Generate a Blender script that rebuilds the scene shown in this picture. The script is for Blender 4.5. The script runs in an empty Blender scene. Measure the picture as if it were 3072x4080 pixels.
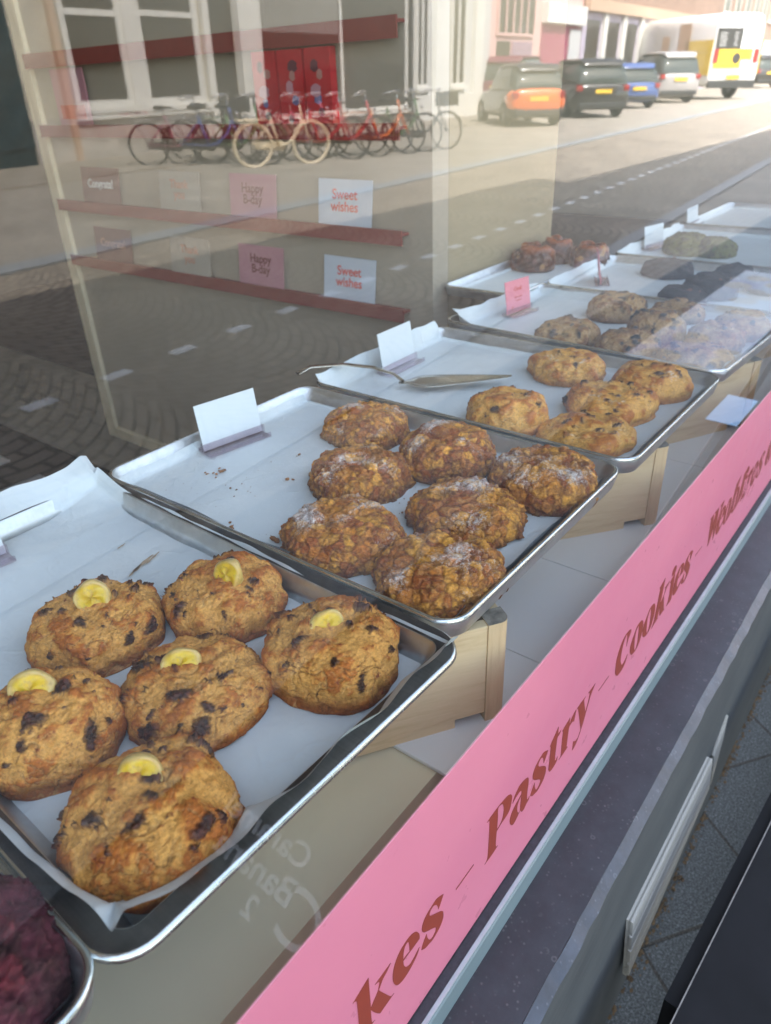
import bpy, bmesh, math, random
import numpy as np
from mathutils import Vector, Matrix

# ------------------------------------------------------------------ camera
H = 1.43                                   # lens height above the pavement (metres)
YAW, PIT, ROL = 0.678950437, 0.525944210, -0.0415416608
FPX = 2924.75                              # focal length for a 3072 px wide frame
V3 = lambda *a: np.array(a, float)
FW = V3(math.cos(YAW)*math.cos(PIT), math.sin(YAW)*math.cos(PIT), -math.sin(PIT))
_r = V3(math.sin(YAW), -math.cos(YAW), 0); _u = np.cross(_r, FW)
RT = math.cos(ROL)*_r + math.sin(ROL)*_u
UP = -math.sin(ROL)*_r + math.cos(ROL)*_u
cd = bpy.data.cameras.new('camera'); cam = bpy.data.objects.new('camera', cd)
bpy.context.scene.collection.objects.link(cam)
cam.matrix_world = Matrix(((RT[0], UP[0], -FW[0], 0), (RT[1], UP[1], -FW[1], 0), (RT[2], UP[2], -FW[2], H), (0, 0, 0, 1)))
cd.sensor_fit = 'HORIZONTAL'; cd.sensor_width = 36; cd.lens = 36*FPX/3072
cd.clip_start = .02; cd.clip_end = 800
cd.dof.use_dof = True; cd.dof.focus_distance = .66; cd.dof.aperture_fstop = 11.5
sc = bpy.context.scene; sc.camera = cam
# ------------------------------------------------------------------ sky, sun, exposure
SUN_EL, SUN_AZ = math.radians(56), math.radians(112)     # azimuth from +x towards +y (behind the shop)
w = bpy.data.worlds.new('World'); sc.world = w; w.use_nodes = True
nt = w.node_tree; bg = nt.nodes['Background']
sky = nt.nodes.new('ShaderNodeTexSky'); sky.sky_type = 'NISHITA'; sky.sun_disc = False
sky.sun_elevation = SUN_EL; sky.sun_rotation = math.pi/2 - SUN_AZ; sky.dust_density = 2.0
tint = nt.nodes.new('ShaderNodeMix'); tint.data_type = 'RGBA'; tint.blend_type = 'MULTIPLY'; tint.inputs['Factor'].default_value = 1
hs = nt.nodes.new('ShaderNodeHueSaturation'); hs.inputs['Saturation'].default_value = .78; nt.links.new(sky.outputs[0], hs.inputs['Color']); nt.links.new(hs.outputs[0], tint.inputs[6]); tint.inputs[7].default_value = (1.065, 1.01, .925, 1)   # summer haze: a pale, not a deep blue sky
nt.links.new(tint.outputs[2], bg.inputs[0]); bg.inputs[1].default_value = .15
sd = bpy.data.lights.new('sun', 'SUN'); sd.energy = 2.0; sd.angle = math.radians(.5); sd.color = (1, .96, .91)
so = bpy.data.objects.new('sun', sd); sc.collection.objects.link(so)
sdir = Vector((math.cos(SUN_AZ)*math.cos(SUN_EL), math.sin(SUN_AZ)*math.cos(SUN_EL), math.sin(SUN_EL)))
so.rotation_euler = sdir.to_track_quat('Z', 'Y').to_euler()
sc.view_settings.view_transform = 'Standard'; sc.view_settings.look = 'None'; sc.view_settings.gamma = 1
sc.view_settings.exposure = EXPOSURE = 3.0
sc.cycles.use_denoising = True
sc.cycles.max_bounces = 12; sc.cycles.transparent_max_bounces = 24; sc.cycles.caustics_reflective = False; sc.cycles.caustics_refractive = False

# ------------------------------------------------------------------ helpers
def ray(px, py):
    d = FW*FPX + RT*(px*1.844-1536) - UP*(py*1.844-2040); return d/np.linalg.norm(d)
def P(px, py, z=None, y=None, x=None):
    """point of the place seen at (px, py) of the photograph (1666 px wide) on a level z, a depth y or a plane x; rel. to the lens"""
    d = ray(px, py); s = z/d[2] if z is not None else y/d[1] if y is not None else x/d[0]
    q = d*s; return Vector((q[0], q[1], q[2]+H))
COL = sc.collection
def tag(o, label=None, cat=None, group=None, kind=None):
    if label: o['label'] = label
    if cat: o['category'] = cat
    if group: o['group'] = group
    if kind: o['kind'] = kind
    return o
def empty(name, loc=(0, 0, 0), rz=0, **k):
    o = bpy.data.objects.new(name, None); o.empty_display_size = .1; COL.objects.link(o); o.location = loc; o.rotation_euler = (0, 0, rz)
    return tag(o, **k)
def link(name, me, mat=None, parent=None, loc=None, rot=None):
    o = bpy.data.objects.new(name, me); COL.objects.link(o)
    if mat is not None and len(me.materials) == 0:
        for m in (mat if isinstance(mat, (list, tuple)) else [mat]): me.materials.append(m)
    if parent is not None: o.parent = parent
    if loc is not None: o.location = loc
    if rot is not None: o.rotation_euler = rot
    return o
class MB:
    def __init__(s): s.v = []; s.f = []; s.m = []
    def add(s, vs, fs, mi=0):
        b = len(s.v); s.v += [tuple(v) for v in vs]; s.f += [tuple(b+i for i in f) for f in fs]; s.m += [mi]*len(fs); return s
    def box(s, a, b, mi=0, xf=None):
        x0, y0, z0 = a; x1, y1, z1 = b
        vs = [Vector(c) for c in ((x0,y0,z0),(x1,y0,z0),(x1,y1,z0),(x0,y1,z0),(x0,y0,z1),(x1,y0,z1),(x1,y1,z1),(x0,y1,z1))]
        if xf: vs = [xf(v) for v in vs]
        return s.add(vs, [(0,3,2,1),(4,5,6,7),(0,1,5,4),(1,2,6,5),(2,3,7,6),(3,0,4,7)], mi)
    def tube(s, pts, r, n=8, mi=0, close=False):
        pts = [Vector(p) for p in pts]; rs = r if isinstance(r, (list, tuple)) else [r]*len(pts)
        k = len(pts); rings = []; prev = None
        for i, p in enumerate(pts):
            if close: t = pts[(i+1) % k]-pts[i-1]
            else: t = pts[min(i+1, k-1)]-pts[max(i-1, 0)]
            t.normalize()
            if prev is None: a = t.orthogonal().normalized()
            else: a = (prev-t*prev.dot(t)).normalized()
            prev = a; b = t.cross(a)
            rings.append([p+(a*math.cos(2*math.pi*j/n)+b*math.sin(2*math.pi*j/n))*rs[i] for j in range(n)])
        vs = [v for rg in rings for v in rg]; fs = []
        for i in range(k if close else k-1):
            i2 = (i+1) % k
            for j in range(n): fs.append((i*n+j, i*n+(j+1) % n, i2*n+(j+1) % n, i2*n+j))
        if not close: fs += [tuple(range(n))[::-1], tuple((k-1)*n+j for j in range(n))]
        return s.add(vs, fs, mi)
    def grid(s, fn, nu, nv, mi=0, cu=False):
        vs = [fn(i/(nu-1 if not cu else nu), j/(nv-1)) for j in range(nv) for i in range(nu)]; fs = []
        for j in range(nv-1):
            for i in range(nu if cu else nu-1):
                i2 = (i+1) % nu; fs.append((j*nu+i, j*nu+i2, (j+1)*nu+i2, (j+1)*nu+i))
        return s.add(vs, fs, mi)
    def mesh(s, name='m', smooth=False, mats=None, bevel=0):
        me = bpy.data.meshes.new(name); me.from_pydata(s.v, [], s.f)
        if mats:
            for m in mats: me.materials.append(m)
        for p, mi in zip(me.polygons, s.m): p.material_index = mi
        if smooth: me.polygons.foreach_set('use_smooth', [True]*len(me.polygons))
        me.update(); return me
    def obj(s, name, mat=None, parent=None, smooth=False, loc=None, rot=None, bevel=0):
        mats = mat if isinstance(mat, (list, tuple)) else [mat]
        o = link(name, s.mesh(name, smooth, mats), None, parent, loc, rot)
        if bevel:
            b = o.modifiers.new('bevel', 'BEVEL'); b.width = bevel; b.segments = 2; b.limit_method = 'ANGLE'
        return o

# ------------------------------------------------------------------ materials
def lin(c):
    if isinstance(c, str):
        c = [int(c[i:i+2], 16)/255 for i in (0, 2, 4)]
        return tuple(x/12.92 if x <= .04045 else ((x+.055)/1.055)**2.4 for x in c)
    return c
class Nd:
    def __init__(s, name):
        s.m = bpy.data.materials.new(name); s.m.use_nodes = True; s.t = s.m.node_tree; s.b = s.t.nodes['Principled BSDF']; s.out = s.t.nodes['Material Output']
    def n(s, typ, **k):
        nd = s.t.nodes.new('ShaderNode'+typ)
        for a, v in k.items():
            if a in ('ins',):
                for i, x in v.items(): s.put(nd.inputs[i], x)
            else: setattr(nd, a, v)
        return nd
    def put(s, sock, x):
        if isinstance(x, bpy.types.NodeSocket): s.t.links.new(x, sock)
        elif isinstance(x, bpy.types.Node): s.t.links.new(x.outputs[0], sock)
        else:
            if isinstance(x, (tuple, list)) and len(x) == 3 and sock.type == 'RGBA': x = (*x, 1)
            sock.default_value = x
    def set(s, **k):
        for a, x in k.items(): s.put(s.b.inputs[a.replace('_', ' ')], x)
        return s
    def co(s, scale=(1, 1, 1), rot=(0, 0, 0), kind='Object'):
        tc = s.n('TexCoord'); mp = s.n('Mapping'); s.put(mp.inputs['Vector'], tc.outputs[kind]); mp.inputs['Scale'].default_value = scale if not isinstance(scale, (int, float)) else (scale,)*3
        mp.inputs['Rotation'].default_value = rot; return mp.outputs[0]
    def noise(s, vec, scale, detail=4, rough=.55, dist=0):
        return s.n('TexNoise', ins={'Vector': vec, 'Scale': scale, 'Detail': detail, 'Roughness': rough, 'Distortion': dist}).outputs[0]
    def ramp(s, fac, stops, interp='LINEAR'):
        r = s.n('ValToRGB'); r.color_ramp.interpolation = interp; e = r.color_ramp.elements
        while len(e) < len(stops): e.new(.5)
        for q, (p, c) in zip(e, stops):
            q.position = p; q.color = (*lin(c), 1) if not isinstance(c, (int, float)) else (c, c, c, 1)
        s.put(r.inputs[0], fac); return r.outputs[0]
    def mix(s, f, a, b, typ='MIX'):
        m = s.n('Mix', data_type='RGBA', blend_type=typ); s.put(m.inputs['Factor'], f); s.put(m.inputs[6], a); s.put(m.inputs[7], b); return m.outputs[2]
    def math(s, op, a, b=0):
        m = s.n('Math', operation=op); s.put(m.inputs[0], a); s.put(m.inputs[1], b); return m.outputs[0]
    def bump(s, h, strength=.3, dist=.001):
        b = s.n('Bump', ins={'Height': h, 'Strength': strength, 'Distance': dist}); s.put(s.b.inputs['Normal'], b.outputs[0]); return s
def plain(name, c, rough=.5, metal=0, var=.12, sc_=30, bump=0, **k):
    n = Nd(name); c = lin(c); v = n.co()
    f = n.noise(v, sc_, 5, .6)
    a = tuple(x*(1-var) for x in c); b = tuple(min(1, x*(1+var)) for x in c)
    n.set(Base_Color=n.ramp(f, [(.3, a), (.7, b)]), Roughness=rough, Metallic=metal, **k)
    if bump: n.bump(n.noise(v, sc_*4, 4), .4, bump)
    return n.m
def wood(name, c1, c2, scale=1, axis='x', rough=.55):
    n = Nd(name); s = {'x': (2, 22, 22), 'y': (22, 2, 22), 'z': (22, 22, 2)}[axis]
    v = n.co(tuple(q*scale for q in s)); g = n.noise(v, 2.2, 6, .6, 1.2); v2 = n.co(tuple(q*scale*3.2 for q in s)); g2 = n.noise(v2, 4, 3, .7)
    col = n.ramp(g, [(.3, c2), (.46, c1), (.62, c1), (.75, c2)]); col = n.mix(.25, col, n.ramp(g2, [(.35, c2), (.65, c1)]))
    n.set(Base_Color=col, Roughness=rough); n.bump(g2, .25, .0006); return n.m

M = {}
# window glass: one clear pane, reflecting as its two faces do, by Fresnel
def glass_mat():
    n = Nd('window_glass'); t = n.t; t.nodes.remove(n.b)
    geo = n.n('NewGeometry'); ior = n.math('ADD', 1.52, n.math('MULTIPLY', geo.outputs['Backfacing'], 1/1.52-1.52)); fr = n.n('Fresnel', ins={'IOR': ior}); two = n.math('DIVIDE', n.math('MULTIPLY', fr, 2.0), n.math('ADD', fr, 1.0))
    gl = n.n('BsdfGlossy', ins={'Roughness': 0.0, 'Color': (.97, .98, 1, 1)}); tr = n.n('BsdfTransparent', ins={'Color': (.965, .985, .975, 1)})
    mx = n.n('MixShader'); n.put(mx.inputs[0], two); n.put(mx.inputs[1], tr); n.put(mx.inputs[2], gl); n.put(n.out.inputs[0], mx); return n.m
M['glass'] = glass_mat()
def clear_mat():
    n = Nd('clear_inner_face'); n.t.nodes.remove(n.b); tr = n.n('BsdfTransparent', ins={'Color': (1, 1, 1, 1)}); n.put(n.out.inputs[0], tr); return n.m
M['clear'] = clear_mat()
def acrylic():
    n = Nd('clear_acrylic'); n.t.nodes.remove(n.b)
    geo = n.n('NewGeometry'); ior = n.math('ADD', 1.5, n.math('MULTIPLY', geo.outputs['Backfacing'], 1/1.5-1.5)); fr = n.n('Fresnel', ins={'IOR': ior}); gl = n.n('BsdfGlossy', ins={'Roughness': .05}); tr = n.n('BsdfTransparent', ins={'Color': (.9, .86, .89, 1)})
    f2 = n.math('ADD', n.math('MULTIPLY', fr, 1.3), .03)
    mx = n.n('MixShader'); n.put(mx.inputs[0], f2); n.put(mx.inputs[1], tr); n.put(mx.inputs[2], gl); n.put(n.out.inputs[0], mx); return n.m
M['acrylic'] = acrylic()
def metal(name, c, rough, streak=.25):
    n = Nd(name); v = n.co((60, 60, 60)); f = n.noise(v, .6, 6, .65); v2 = n.co((400, 12, 12)); g = n.noise(v2, 1.2, 3)
    c = lin(c); col = n.ramp(f, [(.3, tuple(x*(1-streak) for x in c)), (.7, c)])
    n.set(Base_Color=col, Metallic=1.0, Roughness=n.ramp(g, [(.3, rough*.8), (.7, rough*1.3)])); n.bump(f, .12, .0004); return n.m
M['pan'] = metal('galvanised_pan', (.72, .75, .76), .42)
M['pan_dark'] = metal('aged_pan_rim', (.17, .16, .155), .48, .4)
M['bead'] = metal('polished_rim', (.8, .84, .85), .22)
M['steel'] = metal('brushed_steel', (.62, .58, .5), .22)
def paper_mat():
    n = Nd('baking_parchment'); v = n.co((1, 1, 1)); f = n.noise(v, 9, 5, .6); g = n.noise(v, 240, 3)
    st = n.noise(v, 14, 3, .5)
    col = n.ramp(f, [(.3, (.57, .615, .625)), (.7, (.65, .695, .70))])
    grease = n.ramp(st, [(.66, 0.0), (.74, .45)]); col = n.mix(grease, col, (.55, .58, .58))
    n.set(Base_Color=col, Roughness=.42, Subsurface_Weight=0.0); cz = n.math('ABSOLUTE', n.math('SUBTRACT', n.noise(v, 11, 3, .5, .4), .5)); cz = n.ramp(cz, [(0.0, 1.0), (.025, 0.0)]); n.bump(n.math('ADD', n.math('ADD', n.noise(v, 30, 3), n.math('MULTIPLY', g, .15)), n.math('MULTIPLY', cz, .22)), .5, .003)
    return n.m
M['paper'] = paper_mat()
M['crate'] = wood('pale_crate_wood', (.78, .60, .36), (.56, .40, .21), 1.0, 'x')
M['crate_v'] = wood('pale_crate_wood_upright', (.74, .55, .32), (.52, .36, .19), 1.0, 'z')
M['endgrain'] = plain('weathered_end_grain', (.22, .19, .15), .8, var=.45, sc_=130)
M['whiteboard'] = plain('white_display_board', (.86, .87, .86), .3, var=.03, sc_=6)
M['beige'] = plain('beige_lacquer_board', (.86, .77, .54), .22, var=.05, sc_=5)
M['darkwood'] = wood('dark_stained_wood', (.085, .055, .033), (.03, .02, .013), .6, 'x')
M['sign'] = plain('white_card', (.66, .71, .73), .45, var=.015)
M['signpink'] = plain('pink_card', (.70, .22, .27), .5, var=.02)
def vinyl():
    n = Nd('pink_vinyl'); v = n.co(); f = n.noise(v, 2.2, 4); d = n.noise(n.co((40, 40, 260)), 3, 4, .7); c = n.ramp(f, [(.3, (.76, .25, .36)), (.7, (.83, .29, .40))])
    sc_ = n.ramp(d, [(.70, 0.0), (.78, .22)]); c = n.mix(sc_, c, (.72, .45, .50)); n.set(Base_Color=c, Roughness=n.ramp(n.noise(v, 30, 4), [(.3, .26), (.7, .42)])); n.bump(n.noise(v, 14, 3), .08, .0006)
    tr = n.n('BsdfTranslucent', ins={'Color': (.97, .86, .82, 1)}); mx = n.n('MixShader', ins={0: .42}); n.put(mx.inputs[1], n.b.outputs[0]); n.put(mx.inputs[2], tr); n.put(n.out.inputs[0], mx); return n.m
M['pink'] = vinyl()
M['rust'] = plain('rust_red_print', (.235, .036, .018), .4, var=.05)
M['frame_grey'] = plain('grey_green_frame_paint', (.125, .165, .17), .35, var=.05, sc_=8)
M['frame_white'] = plain('white_sealant_edge', (.31, .33, .34), .45, var=.12, sc_=40)
M['gasket'] = plain('black_rubber_gasket', (.02, .02, .025), .6, var=.5, sc_=180)
def stone_mat(name, base, spots):
    n = Nd(name); v = n.co(); f = n.noise(v, 25, 6, .65); f2 = n.noise(v, 160, 4, .7)
    vo = n.n('TexVoronoi', ins={'Vector': n.co((1, 1.0, 1)), 'Scale': 150.0}); r = n.ramp(vo.outputs['Distance'], [(.08, 1.0), (.26, 0.0)])
    gate = n.ramp(n.noise(v, 60, 3), [(.40, 0.0), (.66, .8)])
    col = n.ramp(f, [(.3, tuple(x*.6 for x in base)), (.7, tuple(x*1.25 for x in base))])
    col = n.mix(n.math('MULTIPLY', r, n.math('MULTIPLY', gate, .75)), col, spots)
    vo2 = n.n('TexVoronoi', ins={'Vector': v, 'Scale': 52.0}); ring = n.ramp(vo2.outputs['Distance'], [(.1, 0.0), (.13, .6), (.17, .55), (.2, 0.0)])
    gate2 = n.ramp(n.noise(v, 21, 2), [(.50, 0.0), (.56, 1.0)])
    col = n.mix(n.math('MULTIPLY', ring, n.math('MULTIPLY', gate2, .6)), col, spots)
    col = n.mix(n.ramp(f2, [(.62, 0.0), (.75, .5)]), col, tuple(x*2.2 for x in base))
    n.set(Base_Color=col, Roughness=.38); n.bump(f2, .2, .0006); return n.m
M['bluestone'] = stone_mat('fossil_bluestone_top', (.021, .0245, .028), (.12, .118, .112))
M['bluestone_edge'] = stone_mat('worn_bluestone_edge', (.036, .047, .066), (.12, .14, .17))
def side_stone():
    n = Nd('sawn_bluestone_side'); v = n.co((3, 3, 40), (.3, .25, 0)); f = n.noise(v, 3, 6, .7); v2 = n.co(); g = n.noise(v2, 8, 5)
    col = n.ramp(f, [(.25, (.034, .039, .041)), (.75, (.068, .074, .074))]); col = n.mix(.4, col, n.ramp(g, [(.3, (.026, .03, .032)), (.7, (.075, .08, .077))]))
    n.set(Base_Color=col, Roughness=.7); n.bump(f, .3, .001); return n.m
M['stoneside'] = side_stone()
M['paleboard'] = wood('pale_weathered_board', (.34, .325, .29), (.22, .21, .18), .9, 'x')
M['blackpaint'] = plain('chipped_black_paint', (.005, .005, .006), .55, var=.4, sc_=14, Specular_IOR_Level=.18)
M['rawedge'] = plain('worn_raw_edge', (.24, .22, .20), .7, var=.3, sc_=60)
M['white'] = plain('white_lettering', (.75, .75, .72), .5, var=.02)
M['redlet'] = plain('red_lettering', (.62, .11, .09), .5, var=.02)
M['maroonlet'] = plain('maroon_lettering', (.16, .03, .03), .5, var=.02)
M['tanlet'] = plain('tan_lettering', (.45, .22, .15), .5, var=.02)
R3 = lambda x, y, z: Vector((x, y, z+H))
# ------------------------------------------------------------------ value / gradient noise in numpy
_rng = np.random.RandomState(7); _perm = _rng.permutation(256); _perm = np.concatenate([_perm, _perm, _perm])
_g3 = _rng.normal(size=(256, 3)); _g3 /= np.linalg.norm(_g3, axis=1)[:, None]
def perlin(p, off=0.0):
    p = p+off; i = np.floor(p).astype(int); f = p-i; i &= 255; u = f*f*f*(f*(f*6-15)+10); r = 0
    for dx in (0, 1):
        for dy in (0, 1):
            for dz in (0, 1):
                h = _perm[_perm[_perm[i[:, 0]+dx]+i[:, 1]+dy]+i[:, 2]+dz]; g = _g3[h]
                d = (g*(f-np.array([dx, dy, dz]))).sum(1)
                r = r+d*(u[:, 0] if dx else 1-u[:, 0])*(u[:, 1] if dy else 1-u[:, 1])*(u[:, 2] if dz else 1-u[:, 2])
    return r*1.6
def fbm(p, o, n=4, off=0.0, g=.5):
    r = 0; a = 1
    for k in range(n): r = r+a*perlin(p*o, off+k*17.3); o *= 2.03; a *= g
    return r
def worley(p, pts, w=None):
    f1 = np.full(len(p), 9.0); f2 = f1.copy(); idx = np.zeros(len(p), int)
    for k, q in enumerate(pts):
        d = np.sqrt(((p-q)**2).sum(1))*(1 if w is None else w[k]); m = d < f1
        f2 = np.where(m, f1, np.minimum(f2, d)); idx = np.where(m, k, idx); f1 = np.where(m, d, f1)
    return f1, f2, idx
_ico = {}
def ico(sub):
    if sub not in _ico:
        bm = bmesh.new(); bmesh.ops.create_icosphere(bm, subdivisions=sub, radius=1)
        bm.verts.ensure_lookup_table(); v = np.array([x.co[:] for x in bm.verts]); f = np.array([[a.index for a in x.verts] for x in bm.faces]); bm.free(); _ico[sub] = (v, f)
    return _ico[sub]
C = lambda h: np.array(lin(h))
def ss(a, b, x): t = np.clip((x-a)/(b-a), 0, 1); return t*t*(3-2*t)
def lerp(a, b, t): return a*(1-t[:, None])+b*t[:, None]
def cookie_mesh(kind, r, h, seed, sub=6):
    v, f = ico(sub); rng = np.random.RandomState(seed); o = seed*3.7
    x, y, z = v.T; rho = np.hypot(x, y)+1e-9; ux, uy = x/rho, y/rho
    el = np.arcsin(np.clip(z, -1, 1))                                   # -pi/2 .. pi/2
    up = el > 0
    rr = np.where(up, np.cos(el)**.66, 1-.10*(np.clip(-el, 0, 1.2)/1.2)**2)
    rr = np.where(el < -.45, rr*np.clip((el+np.pi/2)/(np.pi/2-.45), 0, 1), rr)
    zz = np.where(up, .22+.78*np.sin(el)**.86, .22*(1-np.clip(-el/.45, 0, 1)))
    p = np.stack([rr*ux, rr*uy, zz*h/r], 1)                             # in units of r
    out = 1+.07*perlin(np.stack([ux*1.3, uy*1.3, 0*ux], 1), o)+.05*perlin(np.stack([ux*3, uy*3, 0*ux], 1), o+5)
    p[:, :2] *= out[:, None]
    nrm = np.stack([rr*ux, rr*uy, np.where(up, zz*1.1, 0)], 1); nrm /= np.linalg.norm(nrm, axis=1)[:, None]+1e-9
    body = ss(.0, .12, zz); s = p.copy()
    low = fbm(s, 1.6, 3, o); mid = fbm(s, 4.2, 4, o+9); fine = fbm(s, 16, 3, o+21); grain = perlin(s*60, o+3)
    puff = np.abs(perlin(s*1.55+.25*perlin(s*2.2, o+7)[:, None], o+19)); puff2 = np.abs(perlin(s*3.4, o+29))
    warp = np.stack([perlin(s*3, o+31), perlin(s*3, o+41), perlin(s*3, o+51)], 1)
    glossy = np.zeros(len(v))
    top = ss(.3, .95, nrm[:, 2])
    def cracks(freq, wid, n=2):
        c = 0
        for k in range(n):
            q = np.abs(perlin(s*freq*(1+.7*k)+warp*.5, o+61+13*k)); c = np.maximum(c, (1-ss(0, wid, q))*ss(-.1, .35, perlin(s*1.7, o+71+k)))
        return c
    def chunks(n, rad, zmin=.15):
        m = np.zeros(len(v)); pts = []
        for k in range(n):
            a = rng.rand()*6.28; rr_ = math.sqrt(rng.rand())*.98; q = np.array([math.cos(a)*rr_, math.sin(a)*rr_, 0])
            j = np.argmin(((p[:, :2]-q[:2])**2).sum(1)+np.where(up, 0, 9)); pts.append(p[j])
            R_ = rad*(.4+1.5*rng.rand()**2); st = np.array([1, .45+.5*rng.rand(), 1]); an = rng.rand()*3.14
            d = (s+warp*.10+.035*fine[:, None])-p[j]; dx = d[:, 0]*math.cos(an)+d[:, 1]*math.sin(an); dy = -d[:, 0]*math.sin(an)+d[:, 1]*math.cos(an)
            dd = np.sqrt(dx**2+(dy/st[1])**2+d[:, 2]**2); m = np.maximum(m, 1-ss(R_*.62, R_*1.02, dd+.02*grain))
        return m
    if kind in ('ban', 'choc', 'blu', 'drk', 'pis', 'rasp'):
        A = dict(ban=(.10, .045, .008), choc=(.11, .035, .003), blu=(.11, .05, .005), drk=(.10, .05, .006), pis=(.10, .07, .012), rasp=(.07, .06, .02))[kind]
        cr = cracks(2.1, .05, 3); cr2 = cracks(5.0, .05, 2)*.7
        n_, ra = dict(ban=(30, .085), choc=(18, .08), blu=(22, .10), drk=(7, .06), pis=(6, .08), rasp=(9, .16))[kind]
        ch = chunks(n_, ra)
        disp = A[0]*.62*low+A[1]*.45*mid+.11*(puff-.2)+.035*(puff2-.2)+A[2]*1.8*fine+A[2]*grain*.6-.055*cr-.035*cr2+ch*(.038+.03*fine)-.045*ss(.02, .3, ch)*(1-ss(.3, .8, ch))
        pock = ss(.34, .6, perlin(s*26, o+88)); disp -= .008*pock
        p = p+nrm*(disp*body)[:, None]
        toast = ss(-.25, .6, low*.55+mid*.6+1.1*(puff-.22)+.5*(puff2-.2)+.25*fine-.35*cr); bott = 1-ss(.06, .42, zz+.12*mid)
        if kind == 'ban':
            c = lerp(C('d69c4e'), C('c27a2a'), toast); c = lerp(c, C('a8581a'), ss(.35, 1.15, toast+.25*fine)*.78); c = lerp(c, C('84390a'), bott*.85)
            c = lerp(c, C('e0bb7c'), ss(.1, .5, np.maximum(cr, cr2))*.35); c = lerp(c, C('7a4c1e'), ss(.6, 1, np.maximum(cr, cr2))*.6); c = lerp(c, C('7d5122'), ss(.25, .6, np.abs(grain)*ss(-.2, .4, mid))*.35)
            dk, dk2 = C('2b130f'), C('4a2018'); red = ss(.45, .6, perlin(s*9, o+120))*ss(.2, .5, grain+fine)
            c = lerp(c, C('7a2616'), red*.8)
        elif kind == 'choc':
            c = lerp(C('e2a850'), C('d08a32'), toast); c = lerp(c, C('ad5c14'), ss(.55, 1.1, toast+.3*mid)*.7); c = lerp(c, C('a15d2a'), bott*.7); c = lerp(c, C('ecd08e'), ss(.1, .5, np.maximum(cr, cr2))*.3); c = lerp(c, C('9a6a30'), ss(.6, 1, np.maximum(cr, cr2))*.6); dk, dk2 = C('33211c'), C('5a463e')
            sg = ss(.25, .5, fine)*ss(.25, .55, perlin(s*1.9, o+200))*top; c = lerp(c, C('ece6da'), sg*.7)
        elif kind == 'blu':
            c = lerp(C('aa885a'), C('976c3c'), toast); c = lerp(c, C('7b4f2c'), ss(.5, 1.1, toast+.3*mid)*.6); c = lerp(c, C('6d4a30'), bott*.6); dk, dk2 = C('1f2326'), C('3c3a38')
            c = lerp(c, C('4b4a44'), ss(.3, .6, perlin(s*3.1, o+140))*.45)
        elif kind == 'drk':
            c = lerp(C('3a322f'), C('2a2422'), toast); c = lerp(c, C('4a3a33'), ss(.3, .6, mid)*.5); dk, dk2 = C('8a5232'), C('a5683e')
        elif kind == 'pis':
            c = lerp(C('6f6a35'), C('57502a'), toast); c = lerp(c, C('4a3418'), ss(.1, .6, mid)*.6); dk, dk2 = C('4c5a22'), C('6a7a30')
        else:
            c = lerp(C('5c2430'), C('3e1a1e'), toast); c = lerp(c, C('331510'), ss(.1, .5, mid)*.6); c = lerp(c, C('7c4a50'), ss(.2, .5, grain)*.3); dk, dk2 = C('5c1820'), C('7a2630')
        if kind in ('ban', 'choc', 'blu'): c = lerp(c, C('6b3c1c'), ss(.0, .25, ch)*.35)
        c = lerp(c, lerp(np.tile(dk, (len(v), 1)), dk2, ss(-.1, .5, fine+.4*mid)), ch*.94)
        glossy = ch
    elif kind == 'crm':
        vi = np.where((zz > .03))[0]
        def pts(n): return (s[rng.choice(vi, n)]+rng.normal(size=(n, 3))*.01)
        vv = s+warp*.035+.012*fine[:, None]
        f1, f2, ix = worley(vv, pts(300), .55+1.1*rng.rand(300)); edge = ss(0, .055, f2-f1); hh = rng.rand(300)[ix]; tone = rng.rand(300)[ix]; dome = np.clip(1-f1/.11, 0, 1)
        g1, g2, jx = worley(vv+.02*warp, pts(1000), .6+.9*rng.rand(1000)); e2 = ss(0, .03, g2-g1); h2 = rng.rand(1000)[jx]
        big, bf2, bix = worley(vv+.09*warp, pts(30), .7+.7*rng.rand(30)); bh = rng.rand(36)[bix]; be = ss(0, .12, bf2-big)
        disp = .05*low+.02*mid+.05*(hh-.35)*edge+.03*dome*hh+.06*(bh-.4)*be+.02*(h2-.4)*e2+.014*grain+.02*fine
        p = p+nrm*(disp*body)[:, None]
        p[:, :2] *= (1+.07*ss(.3, 0, zz)*hh)[:, None]
        c = lerp(C('d08030'), C('f5ae42'), ss(.3, .85, tone)); c = lerp(c, C('94420f'), ss(.45, .1, tone)*.75); c = lerp(c, C('cf9c50'), ss(.5, .9, h2)*.4)
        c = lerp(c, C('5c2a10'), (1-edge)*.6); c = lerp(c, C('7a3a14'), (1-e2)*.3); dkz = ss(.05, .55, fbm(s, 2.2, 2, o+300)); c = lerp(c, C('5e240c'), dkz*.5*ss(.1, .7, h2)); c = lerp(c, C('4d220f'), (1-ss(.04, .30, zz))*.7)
        c = lerp(c, C('e9bb70'), ss(.2, .5, grain)*.22)
        glossy = .04+ss(-.5, .8, perlin(s*1.5, o+400)*1.1+fine*.25)*ss(.30, .80, nrm[:, 2])*(.55+.2*hh)*ss(-.1, .06, disp+.03)
    elif kind == 'cin':
        ang = np.arctan2(y, x); sp = np.sin((np.hypot(p[:, 0], p[:, 1])*9-ang*1.0)+.8*perlin(s*1.2, o)); ridge = ss(-.9, .9, sp)
        disp = .09*low+.03*mid+.14*ridge*top+.012*fine; p = p+nrm*(disp*body)[:, None]
        c = lerp(C('3c1a0e'), C('8f4a20'), ridge); c = lerp(c, C('5c2814'), ss(0, .5, mid)*.6); c = lerp(c, C('c79a5a'), ss(.45, .7, perlin(s*2.4, o+60))*.5); glossy = np.full(len(v), .7)
    p[:, 2] = np.maximum(p[:, 2], 0); p *= r
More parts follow.
